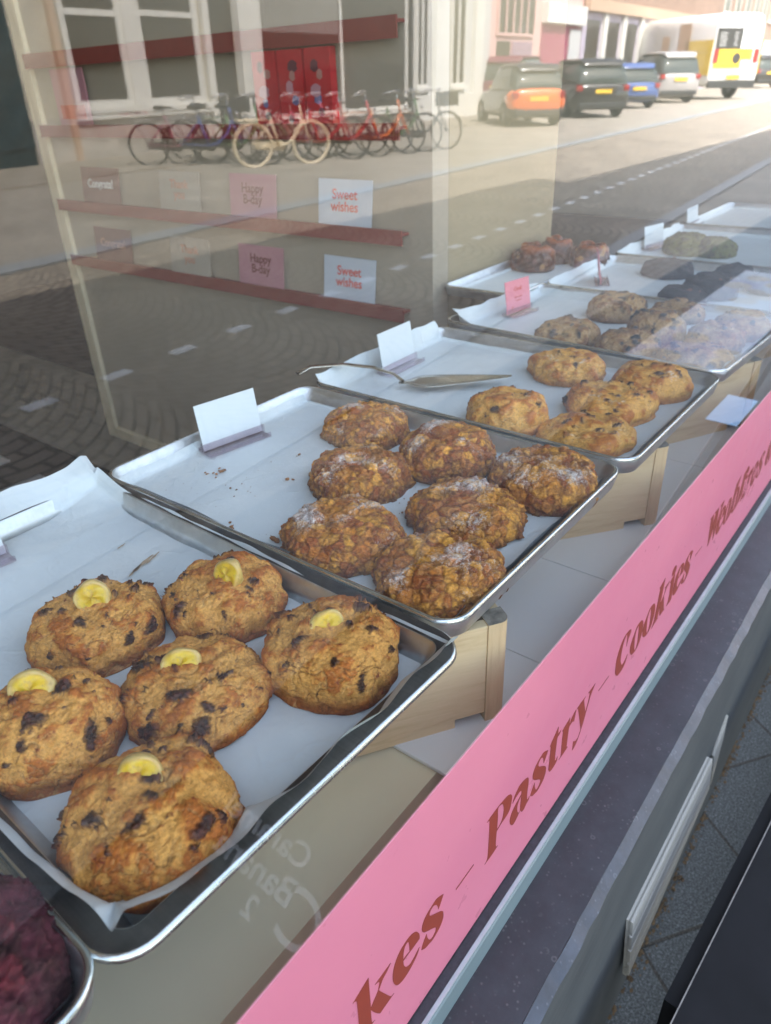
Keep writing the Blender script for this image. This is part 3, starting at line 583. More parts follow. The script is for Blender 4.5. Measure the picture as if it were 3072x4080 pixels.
# ------------------------------------------------------------------ the shop window: pane, vinyl band, frame
BETA = math.radians(.808); DG = .2
win = empty('shop_window', R3(0, DG, 0), 0, label='large shop window pane with a pink vinyl band along its foot', cat='window')
win.rotation_euler = (BETA, 0, 0)          # local y = depth, local z = up the pane
def WL(s, t): return t/math.cos(BETA)
b = MB(); b.box((-1.6, 0, -.735), (7.2, .006, 2.25)); b.m = [1, 1, 0, 1, 1, 1]; b.obj('glass_pane', [M['glass'], M['clear']], win)
band = MB().box((-1.6, -.0009, WL(0, -.7165)), (7.2, -.0001, WL(0, -.4465))).obj('vinyl_band', M['pink'], win)
GLYPH = {
 's': ['3135,-5929c 3101,-5989 3062,-6055c 3049,-5998 3024,-5940 2986,-5904 2945,-5910 2927,-5944 2939,-5983 2978,-6023 3055,-6089 3114,-6148 3137,-6199 3137,-6280 3104,-6340 3051,-6372 2983,-6392 2926,-6377 2864,-6356 2811,-6307c 2832,-6251 2887,-6174c 2898,-6242 2930,-6323 2968,-6351 3011,-6335 3028,-6301 3015,-6257 2971,-6211 2896,-6145 2845,-6092 2822,-6037 2824,-5980 2854,-5921 2903,-5890 2958,-5874 3023,-5865 3079,-5890'],
 'e': ['2784,-6098c 2785,-6052 2773,-6000 2743,-5941 2704,-5901 2648,-5876 2580,-5877 2521,-5898 2469,-5948 2434,-6022 2419,-6120 2424,-6202 2455,-6293 2500,-6343 2570,-6365 2659,-6347 2731,-6303 2767,-6262 2782,-6217c 2749,-6240 2695,-6269 2642,-6279 2594,-6237 2565,-6162 2558,-6095c', '2559,-6073c 2565,-5981 2587,-5924 2622,-5913 2638,-5961 2645,-6027 2646,-6082c'],
 'k': ['2136,-5681c 1950,-5741c 1971,-5747 1987,-5768 1995,-5810 1997,-6127 1995,-6305 1946,-6403c 2139,-6365 2180,-6368c 2152,-6353 2140,-6322 2137,-6216 2138,-6146c 2174,-6240 2217,-6331 2243,-6375c 2427,-6371c 2397,-6362 2373,-6327 2320,-6207 2235,-6014c 2253,-6013 2299,-5950 2348,-5926 2401,-5881c 2302,-5882 2202,-5886c 2238,-5904 2253,-5929 2253,-5958 2242,-5995 2228,-6029 2140,-6118c 2137,-5863'],
 'P': ['3828,-5749c 3861,-5762 3879,-5796 3887,-5942 3893,-6240 3883,-6352 3838,-6373c 3968,-6380 4086,-6367c 4056,-6351 4037,-6295 4035,-6098c 4128,-6074 4234,-6063 4283,-6015 4301,-5903 4289,-5845 4262,-5806 4210,-5773 4124,-5752 4019,-5739 3909,-5740', '4038,-6072c 4036,-5901 4025,-5777 4046,-5751 4106,-5782 4136,-5845 4148,-5923 4133,-6021 4085,-6069'],
 'a': ['4325,-6005c 4351,-5945 4399,-5896 4463,-5869 4556,-5888 4611,-5913 4639,-5957 4649,-6046 4642,-6158 4652,-6262 4677,-6305 4707,-6281c 4698,-6326 4647,-6343 4604,-6378 4556,-6368 4518,-6304c 4507,-6310 4471,-6341 4407,-6377 4359,-6363 4318,-6302 4301,-6228 4322,-6157 4372,-6108 4436,-6082 4505,-6053c 4507,-6025 4491,-5988 4460,-5969 4410,-5972 4367,-5986', '4505,-6073c 4476,-6090 4444,-6141 4441,-6206 4461,-6270 4490,-6311 4512,-6302 4509,-6235 4510,-6150'],
 't': ['5253,-5764c 5267,-5886c 5338,-5885c 5303,-5922 5260,-5934 5260,-6027 5263,-6201 5274,-6278 5298,-6312 5336,-6283c 5326,-6348 5251,-6376 5184,-6369 5154,-6349 5131,-6296 5126,-6205 5111,-5927 5087,-5917c 5126,-5873 5181,-5831 5225,-5795'],
 'r': ['5546,-5882c 5564,-6008c 5614,-5927 5703,-5891c 5694,-5968 5682,-6053c 5637,-6023 5595,-6022 5558,-6042 5558,-6163 5565,-6328 5582,-6361 5604,-6376c 5511,-6386 5383,-6384c 5429,-6355 5414,-6192 5400,-5973 5370,-5938c 5435,-5919 5512,-5900'],
 'y': ['5943,-5890c 5907,-5922 5964,-6072 6006,-6185c 6048,-6061 6059,-5948 6032,-5910 6001,-5890c 6080,-5896 6196,-5890c 6151,-5935 6095,-6003 6046,-6157 5987,-6331 5929,-6453 5875,-6534 5812,-6579 5761,-6581c 5760,-6513 5755,-6431c 5834,-6488 5893,-6485 5940,-6408c 5868,-6211 5770,-5964 5725,-5897c 5816,-5890'],
 'C': ['7207,-5801 7202,-5846 7156,-5905 7128,-6009c 7116,-5937 7100,-5851 7063,-5777 7037,-5778 6998,-5832 6977,-5937 6979,-6066 7008,-6171 7080,-6270 7142,-6276 7202,-6234 7237,-6205c 7233,-6257 7194,-6338 7117,-6376 7013,-6376 6955,-6356 6886,-6280 6847,-6175 6836,-5985 6879,-5859 6950,-5777 7042,-5752 7132,-5758 7175,-5773'],
 'o': ['8000,-5901 8076,-5975 8117,-6088 8111,-6212 8060,-6331 7961,-6377 7842,-6352 7766,-6277 7721,-6159 7745,-6058 7804,-5965 7872,-5893', '7893,-5921 7934,-5979 7971,-6105 7998,-6265 7972,-6345 7940,-6347 7900,-6280 7849,-6111 7845,-5983'],
 'i': ['8773,-5869c 8805,-5994 8824,-6140 8853,-6295 8857,-6367c 8782,-6376 8669,-6367c 8705,-6314 8709,-6193 8659,-5981 8613,-5934c 8687,-5898'],
 'dot': ['8734,-5716 8781,-5762 8778,-5832 8715,-5862 8653,-5846 8630,-5800 8638,-5739 8688,-5715'],
 'W': ['10220,-5729c 10378,-5715c 10455,-5889 10500,-6091c 10491,-5907 10490,-5756 10401,-5713c 10626,-5721c 10697,-5919 10725,-6151c 10761,-5996 10806,-5820 10742,-5745c 10901,-5718c 10893,-5817 10791,-5965 10762,-6207 10717,-6350c 10629,-6157 10578,-6040c 10521,-6238 10449,-6338c 10371,-6078 10279,-5784'],
}
def contour(s):
    pts = []
    for t in s.split():
        c = t.endswith('c'); a, b_ = t.rstrip('c').split(','); pts.append((float(a)/1e4, float(b_)/1e4, c))
    n = len(pts); out = []
    for i in range(n):
        p0, p1, p2, p3 = pts[i-1], pts[i], pts[(i+1) % n], pts[(i+2) % n]
        m1 = ((p2[0]-p0[0])/2, (p2[1]-p0[1])/2) if not p1[2] else (p2[0]-p1[0], p2[1]-p1[1])
        m2 = ((p3[0]-p1[0])/2, (p3[1]-p1[1])/2) if not p2[2] else (p2[0]-p1[0], p2[1]-p1[1])
        for k in range(5):
            t = k/5; h1 = 2*t**3-3*t*t+1; h2 = t**3-2*t*t+t; h3 = -2*t**3+3*t*t; h4 = t**3-t*t
            out.append((h1*p1[0]+h2*m1[0]+h3*p2[0]+h4*m2[0], h1*p1[1]+h2*m1[1]+h3*p2[1]+h4*m2[1]))
    return out
def word(items, name='lettering'):
    cu = bpy.data.curves.new(name, 'CURVE'); cu.dimensions = '2D'; cu.fill_mode = 'BOTH'; cu.extrude = .00015
    for it in items:
        cs = [contour(s) for s in GLYPH[it[0]]] if isinstance(it[0], str) else [it[0]]
        sx = it[2] if len(it) > 2 else 1; x0 = min(p[0] for p in cs[0])
        for c in cs:
            sp = cu.splines.new('POLY'); sp.points.add(len(c)-1)
            for q, (x, z) in zip(sp.points, c): q.co = (x0+it[1]+(x-x0)*sx, z/math.cos(BETA), 0, 1)
            sp.use_cyclic_u = True
    cu.materials.append(M['rust']); o = bpy.data.objects.new(name, cu); COL.objects.link(o); o.parent = band; o.rotation_euler = (math.pi/2, 0, 0); o.location = (0, -.0012, 0); return o
def dash(x0, x1): return ([(x0, -.6118), (x1, -.6112), (x1, -.6127), (x0, -.6133)], 0)
def stem(x, top, w_=.0095):   # slanted stem from the baseline up, its foot at x
    k = .215; return ([(x+(top+.637)*k-.012, top-.008), (x+(top+.637)*k+w_*.9, top), (x+w_+.012*k, -.625), (x+w_+.010, -.6262), (x-.006, -.638), (x+.002, -.62)], 0)
word([('k', 0), ('e', 0), ('s', 0)]); word([dash(.3337, .3628)])
word([('P', 0), ('a', 0), ('s', .1916), ('t', 0), ('r', 0), ('y', 0)]); word([dash(.6347, .6638)])
word([('C', 0), ('o', -.0418), ('o', 0), ('k', .6182), ('i', 0), ('dot', 0), ('e', .6435), ('s', .6420)]); word([dash(.9764, 1.0055)])
word([('W', 0), ('e', .839), ('o', .3455, .82), stem(1.1545, -.566), ('o', .3905, .82), stem(1.1995, -.567), ('i', .3555, .9), ('dot', .3565, .9), stem(1.2345, -.588), ('r', .7085, .8), ('o', .5035, .9), stem(1.297, -.600), ([(1.284, -.640), (1.30, -.636), (1.318, -.646), (1.312, -.656), (1.292, -.659), (1.277, -.652)], 0), ('s', 1.037)])
word([('C', .690), ('o', .618, .7), ('C', 1.0), ('a', 1.0), ('k', 1.27), ('e', 1.27)])
MB().box((-1.6, -.010, -.722), (7.2, -.0012, -.7185)).obj('rubber_gasket', M['gasket'], win)
MB().box((-1.6, -.0140, -.7225), (7.2, -.0102, -.7195)).obj('sealant_edge', M['frame_white'], win)
b = MB(); b.add([(x, y, z) for x in (-1.6, 7.2) for y, z in ((.0, -.7227), (-.0143, -.7227), (-.0158, -.7240), (-.0215, -.746), (.0, -.746))], [(0, 1, 6, 5), (1, 2, 7, 6), (2, 3, 8, 7), (3, 4, 9, 8), (4, 0, 5, 9), (4, 3, 2, 1, 0), (5, 6, 7, 8, 9)]); b.obj('bottom_rail', M['frame_grey'], win)
MB().box((-1.6, -.03, 2.25), (7.2, .03, 2.32)).obj('top_rail', M['frame_grey'], win)
# ------------------------------------------------------------------ stone sill and plinth under the window
def sill():
    o = empty('window_sill', R3(0, .16, -.74), 0, label='dark fossil bluestone sill with a worn pale edge under the window', cat='window sill')
    b = MB(); x0, x1 = -1.6, 7.2
    N = 120; rng = random.Random(3)
    b.grid(lambda u, v: (x0+u*(x1-x0), (.04, -.0275)[round(v)], 0), N, 2); b.obj('sill_top', M['bluestone'], o)
    b = MB(); js = [rng.uniform(-.0012, .0012) for _ in range(400)]
    b.grid(lambda u, v: (x0+u*(x1-x0), (-.0275+js[int(u*399)]*.6, -.0388+js[int(u*399)])[round(v)], (.0002, -.0085)[round(v)]), 400, 2); b.obj('worn_edge', M['bluestone_edge'], o)
    b = MB(); b.grid(lambda u, v: (x0+u*(x1-x0), (-.0388+js[int(u*399)], -.0385, -.020)[round(v*2)], (-.0085, -.012, -.69)[round(v*2)]), 400, 3); b.obj('plinth_face', M['stoneside'], o)
    return o
sill()
def slat(pts, label, y, t=.006, ribs=4):
    """pale ribbed board leaning on the plinth; corners given top line and bottom line"""
    b = MB(); A, B, C_, D = [P(px, py, y=y) for px, py in pts]
    for k in range(ribs):
        f0, f1 = k/ribs, (k+.86)/ribs; q = [A.lerp(D, f0), B.lerp(C_, f0), B.lerp(C_, f1), A.lerp(D, f1)]
        b.add([v for v in q]+[v+Vector((0, t, 0)) for v in q], [(0, 1, 2, 3), (7, 6, 5, 4), (0, 4, 5, 1), (1, 5, 6, 2), (2, 6, 7, 3), (3, 7, 4, 0)])
    q = [A+Vector((0, t*.6, 0)), B+Vector((0, t*.6, 0)), C_+Vector((0, t*.6, 0)), D+Vector((0, t*.6, 0))]; b.add(q+[v+Vector((0, t, 0)) for v in q], [(0, 1, 2, 3), (7, 6, 5, 4), (0, 4, 5, 1), (1, 5, 6, 2), (2, 6, 7, 3), (3, 7, 4, 0)])
    tag(b.obj('plinth_board', M['paleboard']), label, 'board', 'pale boards along the plinth')
slat([(1368, 1995), (1540, 1640), (1533, 1705), (1358, 2112)], 'pale ribbed board along the plinth foot, nearer piece', .118)
slat([(1543, 1634), (1574, 1546), (1562, 1600), (1536, 1698)], 'short pale board along the plinth foot, farther piece', .124)
# ------------------------------------------------------------------ shop building round the window, room behind
M['wallroom'] = plain('shop_wall_paint', (.72, .64, .50), .8, var=.06, sc_=3)
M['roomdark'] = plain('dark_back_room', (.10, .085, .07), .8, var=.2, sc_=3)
M['ceil'] = plain('shop_ceiling', (.80, .79, .77), .8, var=.03)
M['brickout'] = plain('shop_brick_wall', (.22, .12, .09), .85, var=.3, sc_=12)
def shop():
    o = empty('shop_building', (2.5, 3.5, 0), 0, label='brick bakery building the shop window belongs to', cat='building'); L = Vector((2.5, 3.5, 0))
    def bx(nm, a, b2, m): return MB().box(Vector(a)-L, Vector(b2)-L).obj(nm, m, o)
    bx('front_wall', (-9, .20, H+2.3), (8.6, .42, 8.6), M['brickout']); bx('front_wall', (8.6, .20, 0), (24, .42, 7.6), M['brickout']); bx('front_wall', (7.2, .20, 0), (8.6, .42, H+2.3), M['brickout'])
    bx('front_wall', (-9, .20, 0), (-1.6, .42, H+2.3), M['brickout']); bx('plinth_wall', (-1.6, .2175, 0), (7.2, .42, H-.645), M['darkwood'])
    bx('roof', (-9, .42, 7.4), (24, 9, 7.6), M['brickout']); bx('back_wall', (-9, 8.8, 0), (24, 9, 7.4), M['brickout']); bx('gable_wall', (-9.2, .2, 0), (-9, 9, 7.6), M['brickout']); bx('gable_wall', (24, .2, 0), (24.2, 9, 7.6), M['brickout'])
    bx('ceiling', (-1.6, .43, H+2.33), (9, 8.8, H+2.4), M['ceil'])
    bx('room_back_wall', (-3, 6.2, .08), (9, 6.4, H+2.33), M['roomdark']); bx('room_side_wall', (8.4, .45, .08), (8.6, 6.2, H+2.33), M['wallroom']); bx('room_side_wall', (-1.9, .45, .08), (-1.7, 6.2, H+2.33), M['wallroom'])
shop()
M['floordark'] = plain('dark_shop_floor', (.018, .017, .018), .25, var=.5, sc_=6)
tag(MB().box((-1.7, .45, .0), (8.4, 6.2, .08)).obj('shop_floor', M['floordark']), 'dark tiled shop floor', kind='structure')
M['tilewhite'] = plain('pale_floor_tile', (.30, .28, .27), .3, var=.1)
for i, (x, y, lb) in enumerate(((1.02, 2.62, 'pale square tile in the dark shop floor, nearer one'), (1.02, 3.30, 'pale square tile in the dark shop floor, farther one'))):
    tag(MB().box((x-.22, y-.22, .0805), (x+.22, y+.22, .084)).obj('floor_tile', M['tilewhite']), lb, 'floor tile', 'pale floor tiles')
M['mat'] = plain('taupe_floor_runner', (.13, .115, .085), .9, var=.12, sc_=30)
tag(MB().box((1.43, 1.0, .0805), (2.08, 6.0, .086)).obj('floor_mat', M['mat']), 'taupe floor runner behind the display panel', 'floor mat')
# partition with red shelves and greeting cards
M['panel'] = plain('taupe_panel', (.33, .285, .215), .6, var=.04, sc_=4)
M['trim'] = wood('light_trim_wood', (.62, .53, .36), (.48, .39, .25), .5, 'z')
M['redshelf'] = plain('rust_red_shelf', (.20, .03, .022), .5, var=.06)
M['cream'] = plain('cream_display_board', (.29, .235, .14), .6, var=.03, sc_=3)
PX_ = 1.3617
def partition():
    o = empty('display_partition', R3(PX_, 1.7, -1.35), 0, label='taupe display partition with red shelves for greeting cards', cat='partition'); L = R3(PX_, 1.7, -1.35)
    def bx(nm, a, b2, m, bv=0): return MB().box(R3(*a)-L, R3(*b2)-L).obj(nm, m, o, bevel=bv)
    bx('panel', (PX_+.002, 1.0, -1.06), (PX_+.04, 2.36, .9), M['panel'])
    bx('upright', (PX_-.012, 2.36, -1.10), (PX_+.045, 2.41, .9), M['trim'], .002); bx('foot_rail', (PX_-.012, .95, -1.10), (PX_+.045, 2.36, -1.062), M['trim'], .002)
    for z, th in ((.104, .032), (-.078, .026), (-.284, .026), (-.452, .026)):
        bx('shelf', (PX_-.022, 1.002, z), (PX_+.0015, 2.358, z+.006), M['redshelf']); bx('shelf_front', (PX_-.026, 1.002, z-th+.006), (PX_-.0222, 2.358, z+.012), M['redshelf'])
    return o
partition()
tag(MB().box(R3(PX_-.0, .938, -1.35), R3(PX_+.06, .9985, .9)).obj('partition_post', M['panel']), 'taupe post closing the card partition beside the cream board', 'post')
tag(MB().box(R3(1.425, .94, -.60), R3(1.93, .955, .62)).obj('display_board', M['cream'], bevel=.002), 'cream board standing behind the dark glazed buns', 'display board')
# greeting cards
def card(y, z, w_, h, mat, txt, tmat, label, lean=.12, size=.03):
    o = MB().box((-.0008, -w_/2, 0), (.0008, w_/2, h)).obj('greeting_card', mat, None, False, R3(PX_-.018, y, z+.0075), (0, lean, 0))
    tag(o, label, 'greeting card', 'greeting cards on the red shelves')
    text('lettering', txt, size, tmat, o, (-.0014, 0, h*.55), (math.pi/2, 0, -math.pi/2), 0, .0006, space=.85)
M['cdred'] = plain('muted_maroon_card', (.15, .065, .06), .5, var=.04); M['cdcream'] = plain('cream_card', (.36, .32, .26), .5, var=.03); M['cdpink'] = plain('rose_card', (.42, .19, .22), .5, var=.03); M['cdwhite'] = plain('bluish_white_card', (.50, .54, .60), .5, var=.02)
for row, z in (('upper', -.284), ('lower', -.452)):
    card(2.12, z, .19, .10, M['cdred'], 'Congrats!', M['tanlet'] if row == 'lower' else M['white'], 'maroon Congrats card at the left end of the %s card shelf' % row, size=.032)
    card(1.755, z, .17, .10, M['cdcream'], 'Thank\nyou', M['tanlet'], 'cream Thank you card on the %s card shelf' % row)
    card(1.47, z, .165, .102, M['cdpink'], 'Happy\nB-day', M['maroonlet'], 'pink Happy B-day card on the %s card shelf' % row)
    card(1.17, z, .158, .10, M['cdwhite'], 'Sweet\nwishes', M['redlet'], 'white Sweet wishes card at the right end of the %s card shelf' % row)
# red gift packs and a poster on the upper shelves
M['giftred'] = plain('glossy_red_pack', (.42, .015, .022), .3, var=.12, sc_=20); M['dkspot'] = plain('dark_print', (.10, .02, .03), .5); M['skinspot'] = plain('warm_print', (.38, .17, .14), .5); M['bluespot'] = plain('blue_print', (.12, .10, .22), .5)
def gift(y, label, k):
    o = MB().box((-.010, -.036, 0), (.010, .036, .145)).obj('gift_pack', M['giftred'], None, False, R3(PX_-.013, y, -.0705)); tag(o, label, 'gift pack', 'red gift packs on the shelf')
    b = MB(); rng = random.Random(k)
    for zz, m, rw, rh in ((.108, 0, .011, .012), (.096, 1, .008, .010), (.070, 3, .014, .013), (.044, 2, .010, .010), (.022, 0, .008, .009)):
        n = 12; cx = rng.uniform(-.012, .012); zz += rng.uniform(-.008, .008); rw *= rng.uniform(.7, 1.5); e_ = .0103+.0003*m
        b.add([(-e_, cx+rw*math.cos(j*.5236)*(1+.2*math.sin(3*j)), zz+rh*math.sin(j*.5236)) for j in range(n)], [tuple(range(n))], m)
    b.obj('print', [M['dkspot'], M['skinspot'], M['bluespot'], M['cdpink']], o)
for k, (y, lb) in enumerate(((1.215, 'red gift pack with round prints, rightmost on the shelf behind the bicycles'), (1.295, 'red gift pack with round prints, second from the right on its shelf'), (1.375, 'red gift pack with round prints, leftmost of its row'))): gift(y, lb, k)
o = MB().box((-.004, -.08, 0), (.0, .08, .145)).obj('notice', M['cdpink'], None, False, R3(PX_-.012, 2.17, -.071)); tag(o, 'small pink notice with red print at the left end of the gift shelf', 'notice')
MB().box((-.0052, -.06, .02), (-.0043, .06, .055)).obj('print', M['giftred'], o)
# ------------------------------------------------------------------ black bench against the photographer's side, printed menu on it
BZ = -1.0
M['faint'] = plain('worn_white_paint_letters', (.20, .20, .19), .6, var=.25, sc_=60)
def bench():
    o = empty('black_bench', R3(1.6, -.25, -1.43), 0, label='black painted bench with a chipped edge in the bottom right corner', cat='bench'); L = R3(1.6, -.25, -1.43)
    a = math.radians(-3.9)
    def xf(v): # board frame: u along its edge from (.42,.043) , w away from the window
        u, w_, z = v; return R3(.42+u*math.cos(a)+w_*math.sin(a), .043+u*math.sin(a)-w_*math.cos(a), z)-L
    MB().box((-.75, 0, BZ-.022), (2.9, .42, BZ), xf=xf).obj('seat_board', M['blackpaint'], o)
    MB().box((-.75, -.0016, BZ-.004), (2.9, -.0002, BZ+.0007), xf=xf).obj('chipped_edge', M['rawedge'], o)
    MB().box((.17, -.021, BZ-.10), (2.9, -.0018, BZ-.024), xf=xf).obj('side_rail', M['blackpaint'], o)
    for u in (.2, 2.6):
        for w_ in (.01, .37): MB().box((u, w_, -1.43), (u+.05, w_+.05, BZ-.023), xf=xf).obj('leg', M['blackpaint'], o)
    # white menu lettering on the seat board, seen mirrored in the glass
    for s, x, y, size in (('Banana', .392, .03, .056), ('Caramel', .446, .01, .052), ('2', .345, .0, .045)):
        text('lettering', s, size, M['faint'], o, R3(x, y-.11, BZ+.0008)-L, (0, 0, -math.pi/2), .3, .001, 'LEFT')
    text('lettering', 'C', .11, M['faint'], o, R3(.37, .0, BZ+.0008)-L, (0, 0, -math.pi/2), .4, .0, 'LEFT')
    return o
bench()
def poster_mat():
    n = Nd('printed_cookie_poster'); v = n.co(); vo = n.n('TexVoronoi', ins={'Vector': v, 'Scale': 5.2, 'Randomness': .8}); d = vo.outputs['Distance']; f = n.noise(v, 9, 5, .6)
    blob = n.ramp(n.math('ADD', d, n.math('MULTIPLY', f, .25)), [(.48, 1.0), (.56, 0.0)])
    col = n.mix(n.ramp(n.noise(v, 3.1, 3), [(.5, 0.0), (.62, 1.0)]), (.22, .23, .25), (.15, .13, .20)); col = n.mix(blob, col, n.ramp(f, [(.3, (.16, .11, .06)), (.7, (.30, .23, .15))]))
    n.set(Base_Color=col, Roughness=.4); return n.m
M['poster'] = poster_mat(); M['postblue'] = plain('sky_blue_print', (.11, .26, .42), .4, var=.04)
tag(MB().box(R3(2.85, -.60, BZ+.0015), R3(4.6, -.21, BZ+.003)).obj('poster', M['poster']), 'pale purple cookie poster lying on the black bench, seen only in the glass', 'poster')
tag(MB().box(R3(2.40, -.14, BZ+.0015), R3(2.66, -.04, BZ+.003)).obj('paper_bag', M['postblue']), 'sky blue paper bag lying on the black bench, seen only in the glass', 'paper bag')

def stains():
    b = MB()
    for px, py, l, w_, an in ((308, 1218, .018, .0022, .3), (292, 1232, .012, .0014, .4), (330, 1205, .012, .0012, .35), (262, 1180, .006, .001, .2)):
        c = P(px, py, z=ZC+.0016); n = 14
        b.add([(c.x+l*math.cos(k*6.283/n)*math.cos(an)-w_*math.sin(k*6.283/n)*(1+.4*math.sin(3*k))*math.sin(an), c.y+l*math.cos(k*6.283/n)*math.sin(an)+w_*math.sin(k*6.283/n)*(1+.4*math.sin(3*k))*math.cos(an), c.z) for k in range(n)], [tuple(range(n))])
    tag(b.obj('grease_stain', plain('brown_grease_stain', (.40, .30, .20), .5, var=.3, sc_=200)), 'brown smear on the parchment behind the banana cookies', 'stain', kind='stuff')
stains()
# ------------------------------------------------------------------ the street across the pavement (seen mirrored in the glass)
# street frame: a along the street, c away from the shop, z up; GAM turns it against the shop front
QX, GAM = -.028210104, -.0803123560
SO = np.array([0, 2*DG*math.cos(BETA)**2, 0])
def SW(a, c, z=0): return Vector((math.cos(GAM)*a+math.sin(GAM)*c, math.sin(GAM)*a-math.cos(GAM)*c+SO[1], z))
street = lambda name, a, c, phi=0, z=0, **k: empty(name, SW(a, c, z), GAM-phi, **k)     # local x = along a turned by phi towards c; local y points back to the shop
def paving(name, c1, c2, scale, mortar, rough=.8, arcs=0, rot=0, bw=.5, rh=.25, off=.5):
    n = Nd(name); tc = n.co((1, 1, 1), (0, 0, rot) if not isinstance(rot, tuple) else rot); sp = n.n('SeparateXYZ'); n.put(sp.inputs[0], tc); x, y = sp.outputs[0], sp.outputs[1]
    if arcs:
        pp = n.math('PINGPONG', x, arcs/2); q = n.math('DIVIDE', pp, arcs/2); y = n.math('ADD', y, n.math('MULTIPLY', n.math('MULTIPLY', q, q), arcs*.36))
    cb = n.n('CombineXYZ'); n.put(cb.inputs[0], x); n.put(cb.inputs[1], y)
    br = n.n('TexBrick', ins={'Vector': cb, 'Color1': (*lin(c1), 1), 'Color2': (*lin(c2), 1), 'Mortar': (*lin(mortar), 1), 'Scale': scale, 'Mortar Size': .018 if not arcs else .034, 'Mortar Smooth': .3, 'Bias': 0.0, 'Brick Width': bw, 'Row Height': rh}); br.offset = off
    f = n.noise(tc, 1.2, 5); g = n.noise(tc, 90, 4, .7)
    col = n.mix(1.0, br.outputs[0], n.ramp(f, [(.3, (.78, .78, .78)), (.7, (1.15, 1.15, 1.15))]), 'MULTIPLY'); col = n.mix(1.0, col, n.ramp(g, [(.3, (.75, .75, .75)), (.7, (1.25, 1.25, 1.25))]), 'MULTIPLY')
    n.set(Base_Color=col, Roughness=rough); n.bump(n.math('SUBTRACT', n.math('MULTIPLY', g, .3), br.outputs['Fac']), .5, .004); return n.m
M['road'] = paving('arched_setts', (.30, .25, .19), (.36, .30, .225), 2.6, (.15, .125, .095), arcs=1.5)
M['lot'] = paving('pale_setts', (.31, .275, .22), (.36, .32, .26), 3.2, (.22, .19, .15))
M['kerb'] = plain('blue_grey_kerb', (.27, .285, .285), .7, var=.12)
M['farwalk'] = paving('far_pavement', (.30, .26, .20), (.34, .30, .24), 3.3, (.2, .17, .13), bw=1, rh=1, off=0)
M['dotstone'] = plain('white_marker_stone', (.72, .72, .70), .7, var=.08)
M['edgeline'] = plain('pale_gutter_band', (.30, .29, .27), .7, var=.15, sc_=20)
def concrete_tiles():
    n = Nd('washed_concrete_tiles'); v = n.co((1, 1, 1), (0, 0, .62)); br = n.n('TexBrick', ins={'Vector': v, 'Color1': (.105, .114, .115, 1), 'Color2': (.09, .098, .10, 1), 'Mortar': (.055, .05, .042, 1), 'Scale': 1.0, 'Mortar Size': .004, 'Mortar Smooth': .4, 'Brick Width': .30, 'Row Height': .30}); br.offset = 0
    g = n.noise(n.co(), 230, 4, .75); g2 = n.noise(n.co(), 60, 4, .6)
    col = n.mix(1.0, br.outputs[0], n.ramp(g, [(.33, (.40, .40, .40)), (.5, (1, 1, 1)), (.66, (2.4, 2.4, 2.4))]), 'MULTIPLY'); col = n.mix(n.ramp(g2, [(.3, .25), (.7, 0.0)]), col, (.09, .09, .088))
    n.set(Base_Color=col, Roughness=.85); n.bump(n.math('SUBTRACT', n.math('MULTIPLY', g, .5), br.outputs['Fac']), .6, .004); return n.m
M['tiles'] = concrete_tiles()
tag(MB().add([(-250, -300, 0), (350, -300, 0), (350, 60, 0), (-250, 60, 0)], [(0, 1, 2, 3)]).obj('ground', M['lot']), 'paved ground of the street', kind='structure')
tag(MB().add([(-30, -1.50, .004), (120, -1.50, .004), (120, .20, .004), (-30, .20, .004)], [(0, 1, 2, 3)]).obj('pavement', M['tiles'], loc=(.05, .0, 0)), 'washed concrete tile pavement under the window', kind='structure')
def strip(name, a0, a1, c0, c1, z0, z1, mat, label):
    o = street(name, 0, 0); bpy.data.objects.remove(o)
    o = MB().box((a0, -c1, 0), (a1, -c0, z1-z0)).obj(name, mat, None, False, SW(0, 0, z0), (0, 0, GAM)); return tag(o, label, kind='structure')
strip('gutter_line', -40, 250, 1.98, 2.14, .003, .012, M['edgeline'], 'pale gutter band along the near side of the road')
strip('road', -40, 250, 2.14, 6.05, .002, .008, M['road'], 'brown arched setts of the road')
strip('kerb', -40, 250, 6.05, 6.32, 0, .03, M['kerb'], 'blue grey kerb band on the far side of the road')
strip('far_pavement', -40, 250, 10.9, 13.3, 0, .02, M['farwalk'], 'pavement in front of the far houses')
# debris along the plinth foot
def debris():
    rng = random.Random(12); b = MB()
    for k in range(900):
        x = rng.uniform(.2, 4.0); y = .1395-abs(rng.gauss(0, .007)); r = rng.uniform(.001, .0045); v, f = ico(1)
        b.add([(x+a[0]*r*1.5, y+a[1]*r, .006+abs(a[2])*r*.6) for a in v], [tuple(q) for q in f])
    tag(b.obj('dirt', plain('brown_plant_dirt', (.13, .085, .045), .9, var=.6, sc_=60)), 'brown leaf dirt gathered along the plinth foot', 'dirt', kind='stuff')
debris()
rngd = random.Random(5); dm = None
for k in range(60):     # row of white marker stones in the road
    a = 1.44+k*.487
    if dm is None: dm = MB().box((-.085, -.045, 0), (.085, .045, .0035)).mesh('marker_stone', mats=[M['dotstone']])
    o = link('marker_stone', dm, None, None, SW(a, 3.36-.0035*a*.0, .0082), (0, 0, GAM+rngd.uniform(-.02, .02)))
    tag(o, 'white marker stone set in the row along the road', 'marker stone', 'white marker stones in the road')
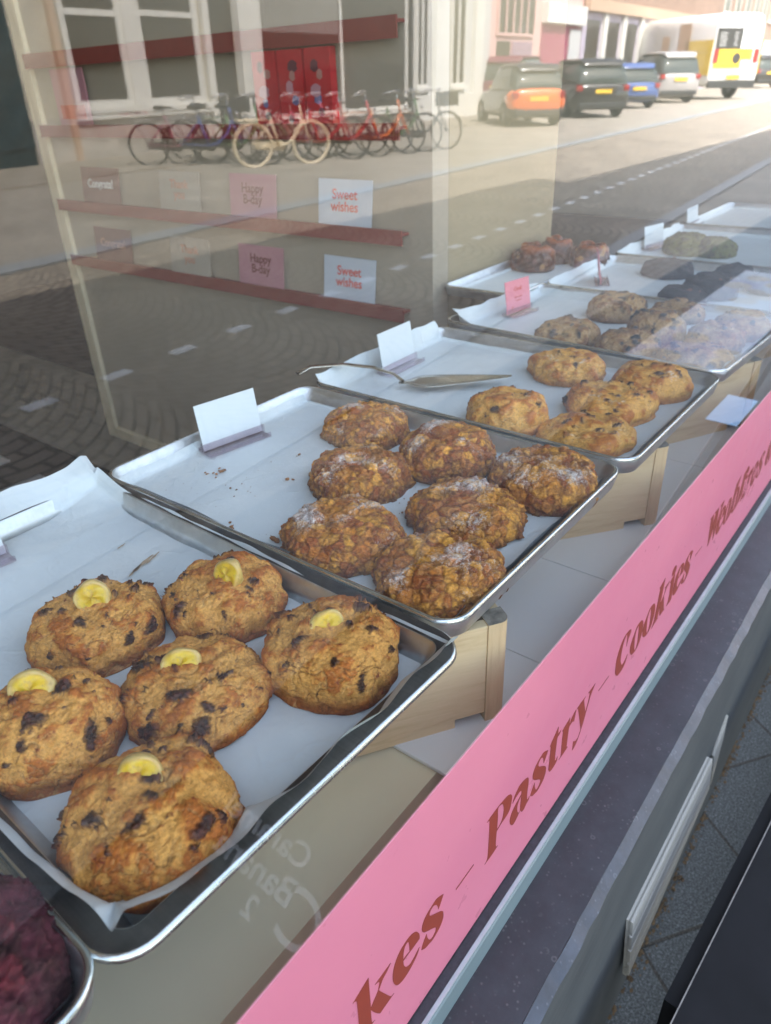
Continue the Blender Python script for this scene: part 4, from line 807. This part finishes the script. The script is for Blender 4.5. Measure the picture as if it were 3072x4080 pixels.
# ------------------------------------------------------------------ far houses
M['h_cream'] = paving('painted_cream_brick', (.64, .59, .47), (.56, .51, .41), 4.4, (.40, .36, .29), rot=(math.pi/2, 0, 0)); M['h_white'] = plain('white_house_paint', (.74, .72, .66), .6, var=.04, sc_=3); M['h_base'] = plain('weathered_pale_plinth', (.50, .46, .40), .85, var=.3, sc_=2)
M['h_green'] = plain('dark_green_doors', (.012, .035, .04), .35, var=.4, sc_=3); M['h_glass'] = plain('dark_house_glass', (.035, .032, .028), .08, var=.3, sc_=1); M['h_pink'] = plain('pale_pink_paint', (.70, .46, .42), .6, var=.05); M['h_mag'] = plain('magenta_shopfront', (.36, .07, .13), .6, var=.1)
M['h_lilac'] = plain('lilac_grey_paint', (.52, .46, .56), .6, var=.06); M['h_brick'] = paving('red_brown_brick', (.36, .23, .17), (.28, .17, .125), 4.4, (.30, .27, .23), rot=(math.pi/2, 0, 0)); M['h_tan'] = plain('tan_fascia', (.56, .40, .28), .7, var=.1); M['h_grey'] = plain('grey_white_boards', (.60, .60, .58), .6, var=.05); M['h_purple'] = plain('dusty_purple_panel', (.36, .24, .30), .6)
M['h_vent'] = plain('black_iron_grating', (.03, .028, .025), .6); M['graf'] = plain('faded_pink_graffiti', (.55, .32, .32), .8); M['curtain'] = plain('white_net_curtain', (.46, .44, .40), .8, var=.2, sc_=6)
def house(label, a0, a1, h, wall, base=None, depth=6, cat='house'):
    o = street('house', a0, 13.3, label=label, cat=cat, group='houses across the street'); w_ = a1-a0
    MB().box((0, -depth, 0), (w_, 0, h)).obj('wall', wall, o); MB().box((-.05, -depth-.1, h), (w_-.002, .12, h+.22)).obj('cornice', M['h_white'], o)
    return o
def hb(o, nm, a, b2, m, mi=None): return MB().box(a, b2).obj(nm, m, o)
def window(o, x0, x1, z0, z1, bars=(), trans=None, fr=.09, m='h_white', sill=True, glass='h_glass'):
    g = hb(o, 'window', (x0, .01, z0), (x1, .03, z1), M[glass]); b = MB(); e = .075
    for q in ((x0-fr, z0-fr, x0, z1+fr), (x1, z0-fr, x1+fr, z1+fr), (x0, z0-fr, x1, z0), (x0, z1, x1, z1+fr)): b.box((q[0], .004, q[1]), (q[2], e, q[3]))
    for x in bars: b.box((x-.045, .032, z0), (x+.045, e-.005, z1))
    if trans: b.box((x0, .033, trans-.05), (x1, e-.008, trans+.05))
    f = b.obj('window_frame', M[m], g)
    if sill: MB().box((x0-fr-.05, .004, z0-fr-.09), (x1+fr+.05, .16, z0-fr-.003)).obj('sill', M[m], g)
    return g
# 1: cream corner house with the two big white windows
o = house('cream painted house with two big white sash windows and a wide shop window', 8.85, 21.75, 9, M['h_cream'])
hb(o, 'plinth', (.0, .003, 0), (4.5, .06, .74), M['h_base']); hb(o, 'drainpipe', (.78, .01, 0), (.90, .13, 6), M['h_tan'])
window(o, 1.12, 2.24, .99, 3.6, trans=2.38, fr=.12); window(o, 2.82, 4.2, .99, 3.6, trans=2.42, fr=.14)
hb(o, 'mullion', (2.36, .004, .87), (2.67, .11, 3.75), M['h_white']); hb(o, 'window_board', (.92, .062, .68), (4.45, .14, .86), M['h_white']); hb(o, 'grating', (2.9, .062, .22), (3.2, .07, .46), M['h_vent'])
for i, (x, w_) in enumerate(((1.9, .05), (2.0, .1), (2.15, .04), (2.25, .09), (2.38, .05), (2.48, .1))): hb(o, 'graffiti', (x, .1405, .71), (x+w_, .142, .81-(i % 2)*.03), M['graf'])
hb(o, 'recess', (4.66, .004, .0), (5.42, .02, 3.8), M['h_glass']); hb(o, 'column', (5.45, .004, 0), (6.12, .2, 4), M['h_white']); hb(o, 'column', (4.46, .004, 0), (4.64, .12, 4), M['h_white'])
g = window(o, 6.3, 12.55, .5, 3.9, bars=(9.4,), fr=.1)
b = MB(); 
for k in range(26): b.box((6.35+k*.115, .031, 2.2), (6.40+k*.115, .034, 3.85))
b.obj('curtain', M['curtain'], g)
hb(o, 'drainpipe', (12.76, .01, 0), (12.88, .13, 6), M['h_vent'])
# 0: green doors at the left
o = house('dark green panelled doors of the building at the far left', 4.4, 8.84, 9, M['h_green']); 
for k in range(4): hb(o, 'door_panel', (.25+k*1.1, .003, .3), (1.15+k*1.1, .03, 2.9), plain('blue_green_panel', (.02, .05, .06), .3, var=.5, sc_=3))
# 2: grey white boarded house
o = house('grey white boarded house with tall narrow windows', 21.76, 27.0, 8.5, M['h_grey']); window(o, .35, .9, 1.0, 4.2, bars=(.62,)); window(o, 2.5, 3.3, 1.0, 4.2, bars=(2.9,)); hb(o, 'pilaster', (1.3, .004, 0), (2.1, .14, 6), M['h_white']); hb(o, 'pilaster', (3.9, .004, 0), (4.5, .14, 6), M['h_white']); hb(o, 'plinth', (0, .003, 0), (5.24, .2, .7), M['h_white'])
# 3: pale pink house
o = house('pale pink house with a latticed transom over its door', 27.01, 31.2, 8, M['h_pink']); window(o, .5, 3.5, 2.45, 4.2, bars=(1.1, 1.7, 2.3, 2.9), m='h_pink', sill=False); hb(o, 'door', (.5, .004, 0), (1.6, .03, 2.2), M['h_glass']); hb(o, 'shutter', (1.75, .004, 0), (3.5, .05, 2.2), M['h_purple'])
# 4: magenta shop
o = house('magenta shopfront with a white fascia', 31.21, 35.6, 8, M['h_pink']); hb(o, 'shopfront', (.15, .004, 0), (4.2, .04, 2.8), M['h_mag']); hb(o, 'fascia', (.1, .004, 2.85), (4.3, .25, 3.5), M['h_white']); hb(o, 'awning_panel', (2.9, .05, .9), (4.1, .12, 2.7), M['h_grey'])
# 5: lilac arcade
o = house('long lilac shop row with white pillars and a tan fascia', 35.61, 60, 7.5, M['h_brick']); hb(o, 'shopfront', (0, .004, 0), (24, .05, 3.4), M['h_lilac']); hb(o, 'fascia', (0, .052, 3.4), (24.3, .3, 3.85), M['h_tan'])
for k in range(9): hb(o, 'shop_window', (.5+k*2.7, .052, .6), (2.1+k*2.7, .07, 3.1), M['h_glass']); hb(o, 'pillar', (2.3+k*2.7, .052, 0), (2.8+k*2.7, .2, 3.39), M['h_white'])
o = house('red brown brick block at the far end of the street', 60.1, 120, 7.4, M['h_brick'])
for k in range(8): window(o, 1.5+k*3.4, 3.0+k*3.4, 4.4, 6.2)
hb(o, 'shopfront', (0, .004, 0), (59, .05, 3.0), M['h_grey'])
# ------------------------------------------------------------------ vehicles
def pmat(name, c, rough=.22, **k): n = Nd(name); f = n.noise(n.co(), 3, 3); c = lin(c); n.set(Base_Color=n.ramp(f, [(.3, tuple(x*.93 for x in c)), (.7, c)]), Roughness=rough, Coat_Weight=.6, Coat_Roughness=.06, **k); return n.m
M['c_orange'] = pmat('orange_car_paint', (.90, .17, .03)); M['c_black'] = pmat('black_car_paint', (.018, .017, .017)); M['c_blue'] = pmat('blue_car_paint', (.05, .10, .28)); M['c_silver'] = pmat('silver_car_paint', (.36, .34, .32), .3); M['c_white'] = pmat('white_van_paint', (.78, .77, .73)); M['c_red'] = pmat('dark_red_car_paint', (.16, .02, .05))
M['c_yellow'] = pmat('yellow_van_foil', (.80, .55, .02)); M['c_glass'] = plain('tinted_car_glass', (.05, .065, .06), .05); M['tyre'] = plain('black_rubber_tyre', (.02, .02, .02), .8); M['rim'] = metal('alloy_rim', (.5, .5, .5), .35); M['lamp'] = plain('red_tail_lamp', (.32, .015, .015), .15); M['plate'] = plain('yellow_number_plate', (.80, .50, .03), .5); M['trimblk'] = plain('black_bumper_plastic', (.025, .025, .025), .6)
def wheel(parent, x, y, r, w_, side):
    b = MB(); n = 24; pr = [(.62, .5), (.92, .5), (1, .32), (1, -.32), (.92, -.5), (.62, -.5)]
    b.grid(lambda u, t: (lambda k, a: (r*pr[k][0]*math.cos(a), w_*pr[k][1], r*pr[k][0]*math.sin(a)))(round(t*5), u*2*math.pi), n, 6, cu=True)
    wo = empty_part('wheel', parent, (x, y, r)); b.obj('tyre', M['tyre'], wo, True)
    b = MB(); 
    for k in range(5):
        a = k*1.2566; b.add([(r*.1*math.cos(a-1), side*w_*.3, r*.1*math.sin(a-1)), (r*.62*math.cos(a-.16), side*w_*.36, r*.62*math.sin(a-.16)), (r*.62*math.cos(a+.16), side*w_*.36, r*.62*math.sin(a+.16)), (r*.1*math.cos(a+1), side*w_*.3, r*.1*math.sin(a+1))], [(0, 1, 2, 3)])
    b.add([(r*.62*math.cos(k*.2618), side*w_*.2, r*.62*math.sin(k*.2618)) for k in range(24)], [tuple(range(24))]); b.obj('rim', M['rim'], wo)
def empty_part(name, parent, loc):
    o = bpy.data.objects.new(name, None); COL.objects.link(o); o.parent = parent; o.location = loc; o.empty_display_size = .05; return o
def loft(secs, n=20, e=3.2):
    """secs: (x, half width bottom, half width top, z0, z1)"""
    b = MB(); k = len(secs)
    def fn(u, t):
        x, wb, wt, z0, z1 = secs[round(t*(k-1))]; a = u*2*math.pi; c, s_ = math.cos(a), math.sin(a)
        cx = math.copysign(abs(c)**(2/e), c); sz = math.copysign(abs(s_)**(2/e), s_); zz = (z0+z1)/2+sz*(z1-z0)/2; w_ = wb+(wt-wb)*(sz+1)/2; return (x, cx*w_, zz)
    b.grid(fn, n, k, cu=True); b.f += [tuple(range(n))[::-1], tuple((k-1)*n+j for j in range(n))]; b.m += [0, 0]; return b
def car(label, a, c, phi, L, W, Ht, paint, rear=None, van=False, wr=.32, k=1.0, group='vehicles parked at an angle across the street', name='parked_car', cat='car'):
    """local x = forward, rear bumper at x = 0; standing with its tail to the road"""
    o = street(name, a, c, phi, label=label, cat=cat, group=group); o.scale = (k, k, k); h = W/2; bl = Ht*.60
    if not van:
        lower = [(.0, h*.80, h*.74, .34, bl-.08), (.08, h*.94, h*.90, .22, bl), (L*.2, h, h*.97, .18, bl+.02), (L*.5, h, h*.97, .18, bl), (L*.8, h, h*.95, .18, bl-.05), (L*.95, h*.92, h*.86, .22, bl-.22), (L, h*.75, h*.7, .3, bl-.32)]
        loft(lower, 28, 5).obj('body', paint, o, True)
        cab = [(.05, h*.86, h*.80, bl-.1, bl+.02), (.22, h*.90, h*.74, bl-.1, Ht*.90), (.55, h*.92, h*.76, bl-.1, Ht-.03), (L*.38, h*.93, h*.77, bl-.1, Ht-.01), (L*.52, h*.92, h*.75, bl-.1, Ht-.07), (L*.66, h*.9, h*.72, bl-.1, bl+.12), (L*.72, h*.86, h*.7, bl-.1, bl)]
        loft(cab, 28, 4.5).obj('windows', M['c_glass'], o, True)
        roof = [(.16, h*.66, h*.6, Ht*.87, Ht*.90), (.35, h*.77, h*.72, Ht-.10, Ht-.005), (L*.38, h*.79, h*.74, Ht-.08, Ht+.012), (L*.5, h*.76, h*.70, Ht-.12, Ht-.04)]
        loft(roof, 24, 3).obj('roof', paint, o, True)
    if rear: loft([(-.02, h*.84, h*.80, .42, bl-.05), (.06, h*.965, h*.93, .34, bl+.03), (.30, h*1.012, h*.975, .36, bl+.03), (.52, h*1.006, h*.97, .55, bl-.05)], 28, 4).obj('tailgate', rear, o, True)
    if van:
        loft([(0, h*.95, h*.9, .42, Ht-.06), (.05, h, h*.93, .38, Ht), (L*.5, h, h*.93, .38, Ht), (L*.70, h, h*.92, .38, Ht-.02), (L*.80, h, h*.86, .38, Ht*.86), (L*.88, h*.99, h*.80, .38, Ht*.62), (L*.92, h*.97, h*.9, .38, Ht*.50), (L, h*.88, h*.8, .4, Ht*.38)], 32, 7).obj('body', paint, o, True)
        for s in (1, -1): MB().box((L*.74, s*(h*.965)-.012, Ht*.50), (L*.86, s*(h*.965)+.012, Ht*.72)).obj('side_window', M['c_glass'], o)
        s = -1      # the flank the street sees in the glass
        for nm, x0, x1, z0, z1, m in (('yellow_stripe', .02, 2.6, .75, 1.42, 'c_yellow'), ('yellow_stripe', .02, 1.5, 1.43, 1.78, 'c_yellow'), ('flank_print', 2.5, 2.9, 1.5, 1.95, 'h_tan'), ('flank_print', 1.3, 1.95, 1.45, 2.3, 'h_tan')):
            for s in (-1, 1): MB().box((x0, s*h*1.0-.006, z0), (x1, s*h*1.0+.006, z1)).obj(nm, M[m], o)
        MB().box((-.012, -h*.90, 1.50), (.0, h*.10, 2.12)).obj('menu_print', M['trimblk'], o)
        for i in range(5): MB().box((-.016, -h*.78, 1.62+i*.085), (-.013, -h*.78+.30-.04*(i % 2), 1.64+i*.085)).obj('print_line', M['white'], o); MB().box((-.016, -.22, 1.62+i*.085), (-.013, -.05-.05*(i % 2), 1.64+i*.085)).obj('print_line', M['white'], o)
        MB().box((-.012, -h*.88, .95), (0, h*.2, 1.52)).obj('yellow_print', M['c_yellow'], o); MB().box((-.012, h*.2, 1.2), (0, h*.62, 1.52)).obj('yellow_print', M['c_yellow'], o); MB().box((-.03, -h*.92, .36), (.1, h*.92, .58)).obj('bumper', M['trimblk'], o)
        loft([(-.018, .001, .001, 1.18, 1.2)]+[(-.02, .16, .16, 1.08, 1.4)]*2, 16, 2).obj('badge', M['trimblk'], o)
    for s in (1, -1):
        wheel(o, .72*L/4.2, s*(h-.10), wr, .2, s); wheel(o, L-.78, s*(h-.10), wr, .2, s)
        lz = bl-.22 if not van else 1.1; MB().box((-.035, s*h*.80-.11, lz), (.10, s*h*.80+.08, lz+(.16 if not van else .42))).obj('tail_light', M['lamp'], o, bevel=.03)
    pz = bl-.28 if not van else .62; MB().box((-.045, -.26, pz), (-.03, .26, pz+.115)).obj('number_plate', M['plate'], o)
    if not van: MB().box((-.04, -h*.8, .26), (.12, h*.8, .42)).obj('bumper', M['trimblk'], o, bevel=.03)
    return o
def park(wa, wc, side, W, phi):   # rear centre from a rear wheel contact; side=+1 the wheel nearer the shop
    return wa-side*math.sin(phi)*(W/2-.1)*1-.5*math.cos(phi), wc+side*math.cos(phi)*(W/2-.1)-.5*math.sin(phi)
PH = math.radians(43)
a, c = park(22.2, 8.78, 1, 1.63, PH); car('small two tone car with an orange tail and black sides, nearest in the mirrored row', a, c, PH, 3.57, 1.63, 1.5, M['c_black'], M['c_orange'], wr=.30)
a, c = park(26.6, 8.4, 1, 1.85, PH); car('black hatchback parked right behind the orange tailed car', a, c, PH, 4.4, 1.85, 1.55, M['c_black'], wr=.33, k=1.04)
a, c = park(32.6, 9.1, 1, 1.78, PH); car('blue hatchback half hidden between the black car and the silver one', a, c, PH, 4.1, 1.78, 1.46, M['c_blue'], k=1.02)
a, c = park(37.6, 8.9, 1, 1.78, PH); car('silver grey people carrier beside the delivery van', a, c, PH, 4.3, 1.78, 1.68, M['c_silver'], k=1.12)
car('white delivery van with yellow prints at the end of the mirrored row', 41.0, 7.95, math.radians(50), 6.9, 2.05, 2.55, M['c_white'], van=True, wr=.35, k=1.3, name='delivery_van', cat='van')
a, c = park(27.6, 12.5, 1, 1.8, PH); car('dark red car standing close to the far houses', a, c, .1, 4.4, 1.8, 1.6, M['c_red'], k=1.1)
car('dark car cut off at the right edge, beyond the delivery van', 60, 9.3, PH, 4.4, 1.8, 1.55, M['c_black'], k=1.2)
# ------------------------------------------------------------------ bicycles
def bmat(c, nm): return pmat(nm, c, .3)
BM = dict(cream=bmat((.85, .72, .50), 'cream_bicycle_paint'), blue=bmat((.05, .09, .30), 'blue_bicycle_paint'), black=bmat((.02, .02, .02), 'black_bicycle_paint'), red=bmat((.5, .02, .03), 'red_bicycle_paint'), orange=bmat((.75, .18, .03), 'orange_bicycle_paint'), green=bmat((.10, .22, .08), 'green_bicycle_paint'), pink=bmat((.40, .12, .18), 'rose_bicycle_paint'), silver=metal('chrome_fender', (.85, .85, .85), .12))
def bicycle(label, a, c, phi, col, fender=None, lean=.08, crate_=False):
    o = street('bicycle', a, c, phi, label=label, cat='bicycle', group='bicycles parked across the street'); o.rotation_euler[0] = lean
    fr = BM[col]; fd = BM[fender or col]; r = .335; X1, X2 = -.52, .55
    for x in (X1, X2):
        w_ = empty_part('wheel', o, (x, 0, r)); n = 28
        MB().tube([(r*math.cos(t*2*math.pi/n), 0, r*math.sin(t*2*math.pi/n)) for t in range(n)], .028 if col == 'cream' else .02, 6, close=True).obj('tyre', M['tyre'] if col != 'cream' else fr, w_, True)
        b = MB(); [b.tube([(0, .02*(-1)**k, 0), (r*.96*math.cos(k*.4189), 0, r*.96*math.sin(k*.4189))], .0022, 3) for k in range(15)]; b.obj('spokes', BM['silver'], w_)
        MB().tube([(0, -.05, 0), (0, .05, 0)], .02, 8).obj('hub', BM['silver'], w_)
        a0, a1 = (40, 205) if x < 0 else (20, 150)
        b = MB(); b.grid(lambda u, t: ((r+.03+.006*(1-abs(2*u-1)))*math.cos(math.radians(a0+t*(a1-a0))), (u-.5)*.06, (r+.03+.006*(1-abs(2*u-1)))*math.sin(math.radians(a0+t*(a1-a0)))), 4, 20); b.obj('mudguard', fd, w_, True)
    b = MB(); head, hd2 = (.36, 0, .86), (.40, 0, .70); bb_ = (-.05, 0, .30); seat = (-.20, 0, .78)
    b.tube([hd2, (.30, 0, .50), (.12, 0, .34), bb_], .026, 8); b.tube([seat, bb_], .021, 8); b.tube([bb_, (X1, .05, r)], .011, 6); b.tube([bb_, (X1, -.05, r)], .011, 6); b.tube([(-.19, 0, .70), (X1, .05, r)], .009, 6); b.tube([(-.19, 0, .70), (X1, -.05, r)], .009, 6)
    b.tube([(.345, 0, .93), hd2], .021, 8); b.tube([hd2, (.44, .05, .58), (X2, .05, r)], .012, 6); b.tube([hd2, (.44, -.05, .58), (X2, -.05, r)], .012, 6); b.obj('frame', fr, o, True)
    MB().tube([(.10, -.27, 1.02), (.20, -.27, 1.06), (.33, -.20, 1.07), (.345, 0, 1.02), (.33, .20, 1.07), (.20, .27, 1.06), (.10, .27, 1.02)], .012, 8).obj('handlebar', BM['silver'], o, True); MB().tube([(.335, 0, .93), (.345, 0, 1.03)], .014, 8).obj('stem', BM['silver'], o)
    MB().tube([seat, (-.215, 0, .88)], .012, 8).obj('seat_post', BM['silver'], o)
    loft([(-.36, .06, .08, .88, .93), (-.30, .11, .12, .87, .945), (-.20, .09, .09, .88, .94), (-.10, .03, .03, .89, .93), (-.04, .018, .018, .895, .925)], 14, 2.4).obj('saddle', M['tyre'], o, True)
    b = MB(); [b.tube([(-.25, y, .73), (-.80, y, .73)], .008, 5) for y in (-.07, 0, .07)]; b.tube([(-.78, -.08, .73), (-.78, .08, .73)], .008, 5); b.tube([(-.72, .08, .73), (X1, .06, r)], .006, 5); b.tube([(-.72, -.08, .73), (X1, -.06, r)], .006, 5); b.obj('rack', fd, o, True)
    loft([(-.55, .015, .015, .29, .36), (-.50, .02, .02, .27, .38), (-.10, .02, .02, .23, .38), (.02, .02, .02, .22, .38), (.07, .015, .015, .26, .34)], 12, 4).obj('chain_case', fr if col == 'cream' else M['trimblk'], o, True).location = (0, -.045, 0)
    MB().tube([(-.05, -.12, .30), (-.05, -.12, .14)], .008, 5).obj('crank', BM['silver'], o); MB().tube([(.47, 0, .80), (.51, 0, .80)], .04, 10).obj('headlight', BM['silver'], o, True)
    if crate_: MB().box((.40, -.20, .78), (.72, .20, 1.02)).obj('basket', M['trimblk'], o)
    return o
bicycle('cream bicycle with cream mudguards, seen side on in front of the red packs', 10.95, 9.32, -.50, 'cream', None, -.10)
bicycle('dark rose bicycle at the left end of the row', 10.15, 11.0, -.85, 'pink', 'silver', .1)
bicycle('blue bicycle second from the left end of the row', 10.45, 10.5, -.95, 'blue', 'silver', .12)
bicycle('black bicycle with upright bars behind the blue one', 11.2, 11.2, -1.0, 'black', 'silver', .05, True)
bicycle('green bicycle between the blue and the cream one', 10.75, 10.15, -1.2, 'green', None, .06)
bicycle('black bicycle with a chrome mudguard right behind the cream one', 11.55, 9.75, -.9, 'black', 'silver', .1)
bicycle('silver grey bicycle behind the cream one, under the red packs', 11.3, 10.6, -.7, 'black', 'silver', .1)
bicycle('rose bicycle with chrome fenders behind the red ones', 12.3, 9.9, -.8, 'pink', 'silver', .05)
bicycle('red bicycle right of the cream one', 11.95, 9.2, -.95, 'red', None, .08)
bicycle('second red bicycle, between the first red and the orange one', 12.55, 9.0, -.85, 'red', 'red', .12)
bicycle('orange bicycle near the right end of the row', 13.25, 8.75, -.75, 'orange', None, .06)
bicycle('green bicycle with pale fenders beside the orange one', 13.75, 8.7, -.95, 'green', 'silver', .1)
bicycle('black bicycle at the right end of the row, next to the orange tailed car', 14.3, 8.45, -.6, 'black', 'black', .06, True)

# text and outline curves become plain meshes
bpy.context.view_layer.update(); dgr = bpy.context.evaluated_depsgraph_get()
for o in list(COL.objects):
    if o.type in ('FONT', 'CURVE'):
        me = bpy.data.meshes.new_from_object(o.evaluated_get(dgr)); nm = o.name; par = o.parent; mw = o.matrix_basis.copy(); bpy.data.objects.remove(o)
        q = bpy.data.objects.new('lettering', me); COL.objects.link(q); q.parent = par; q.matrix_basis = mw
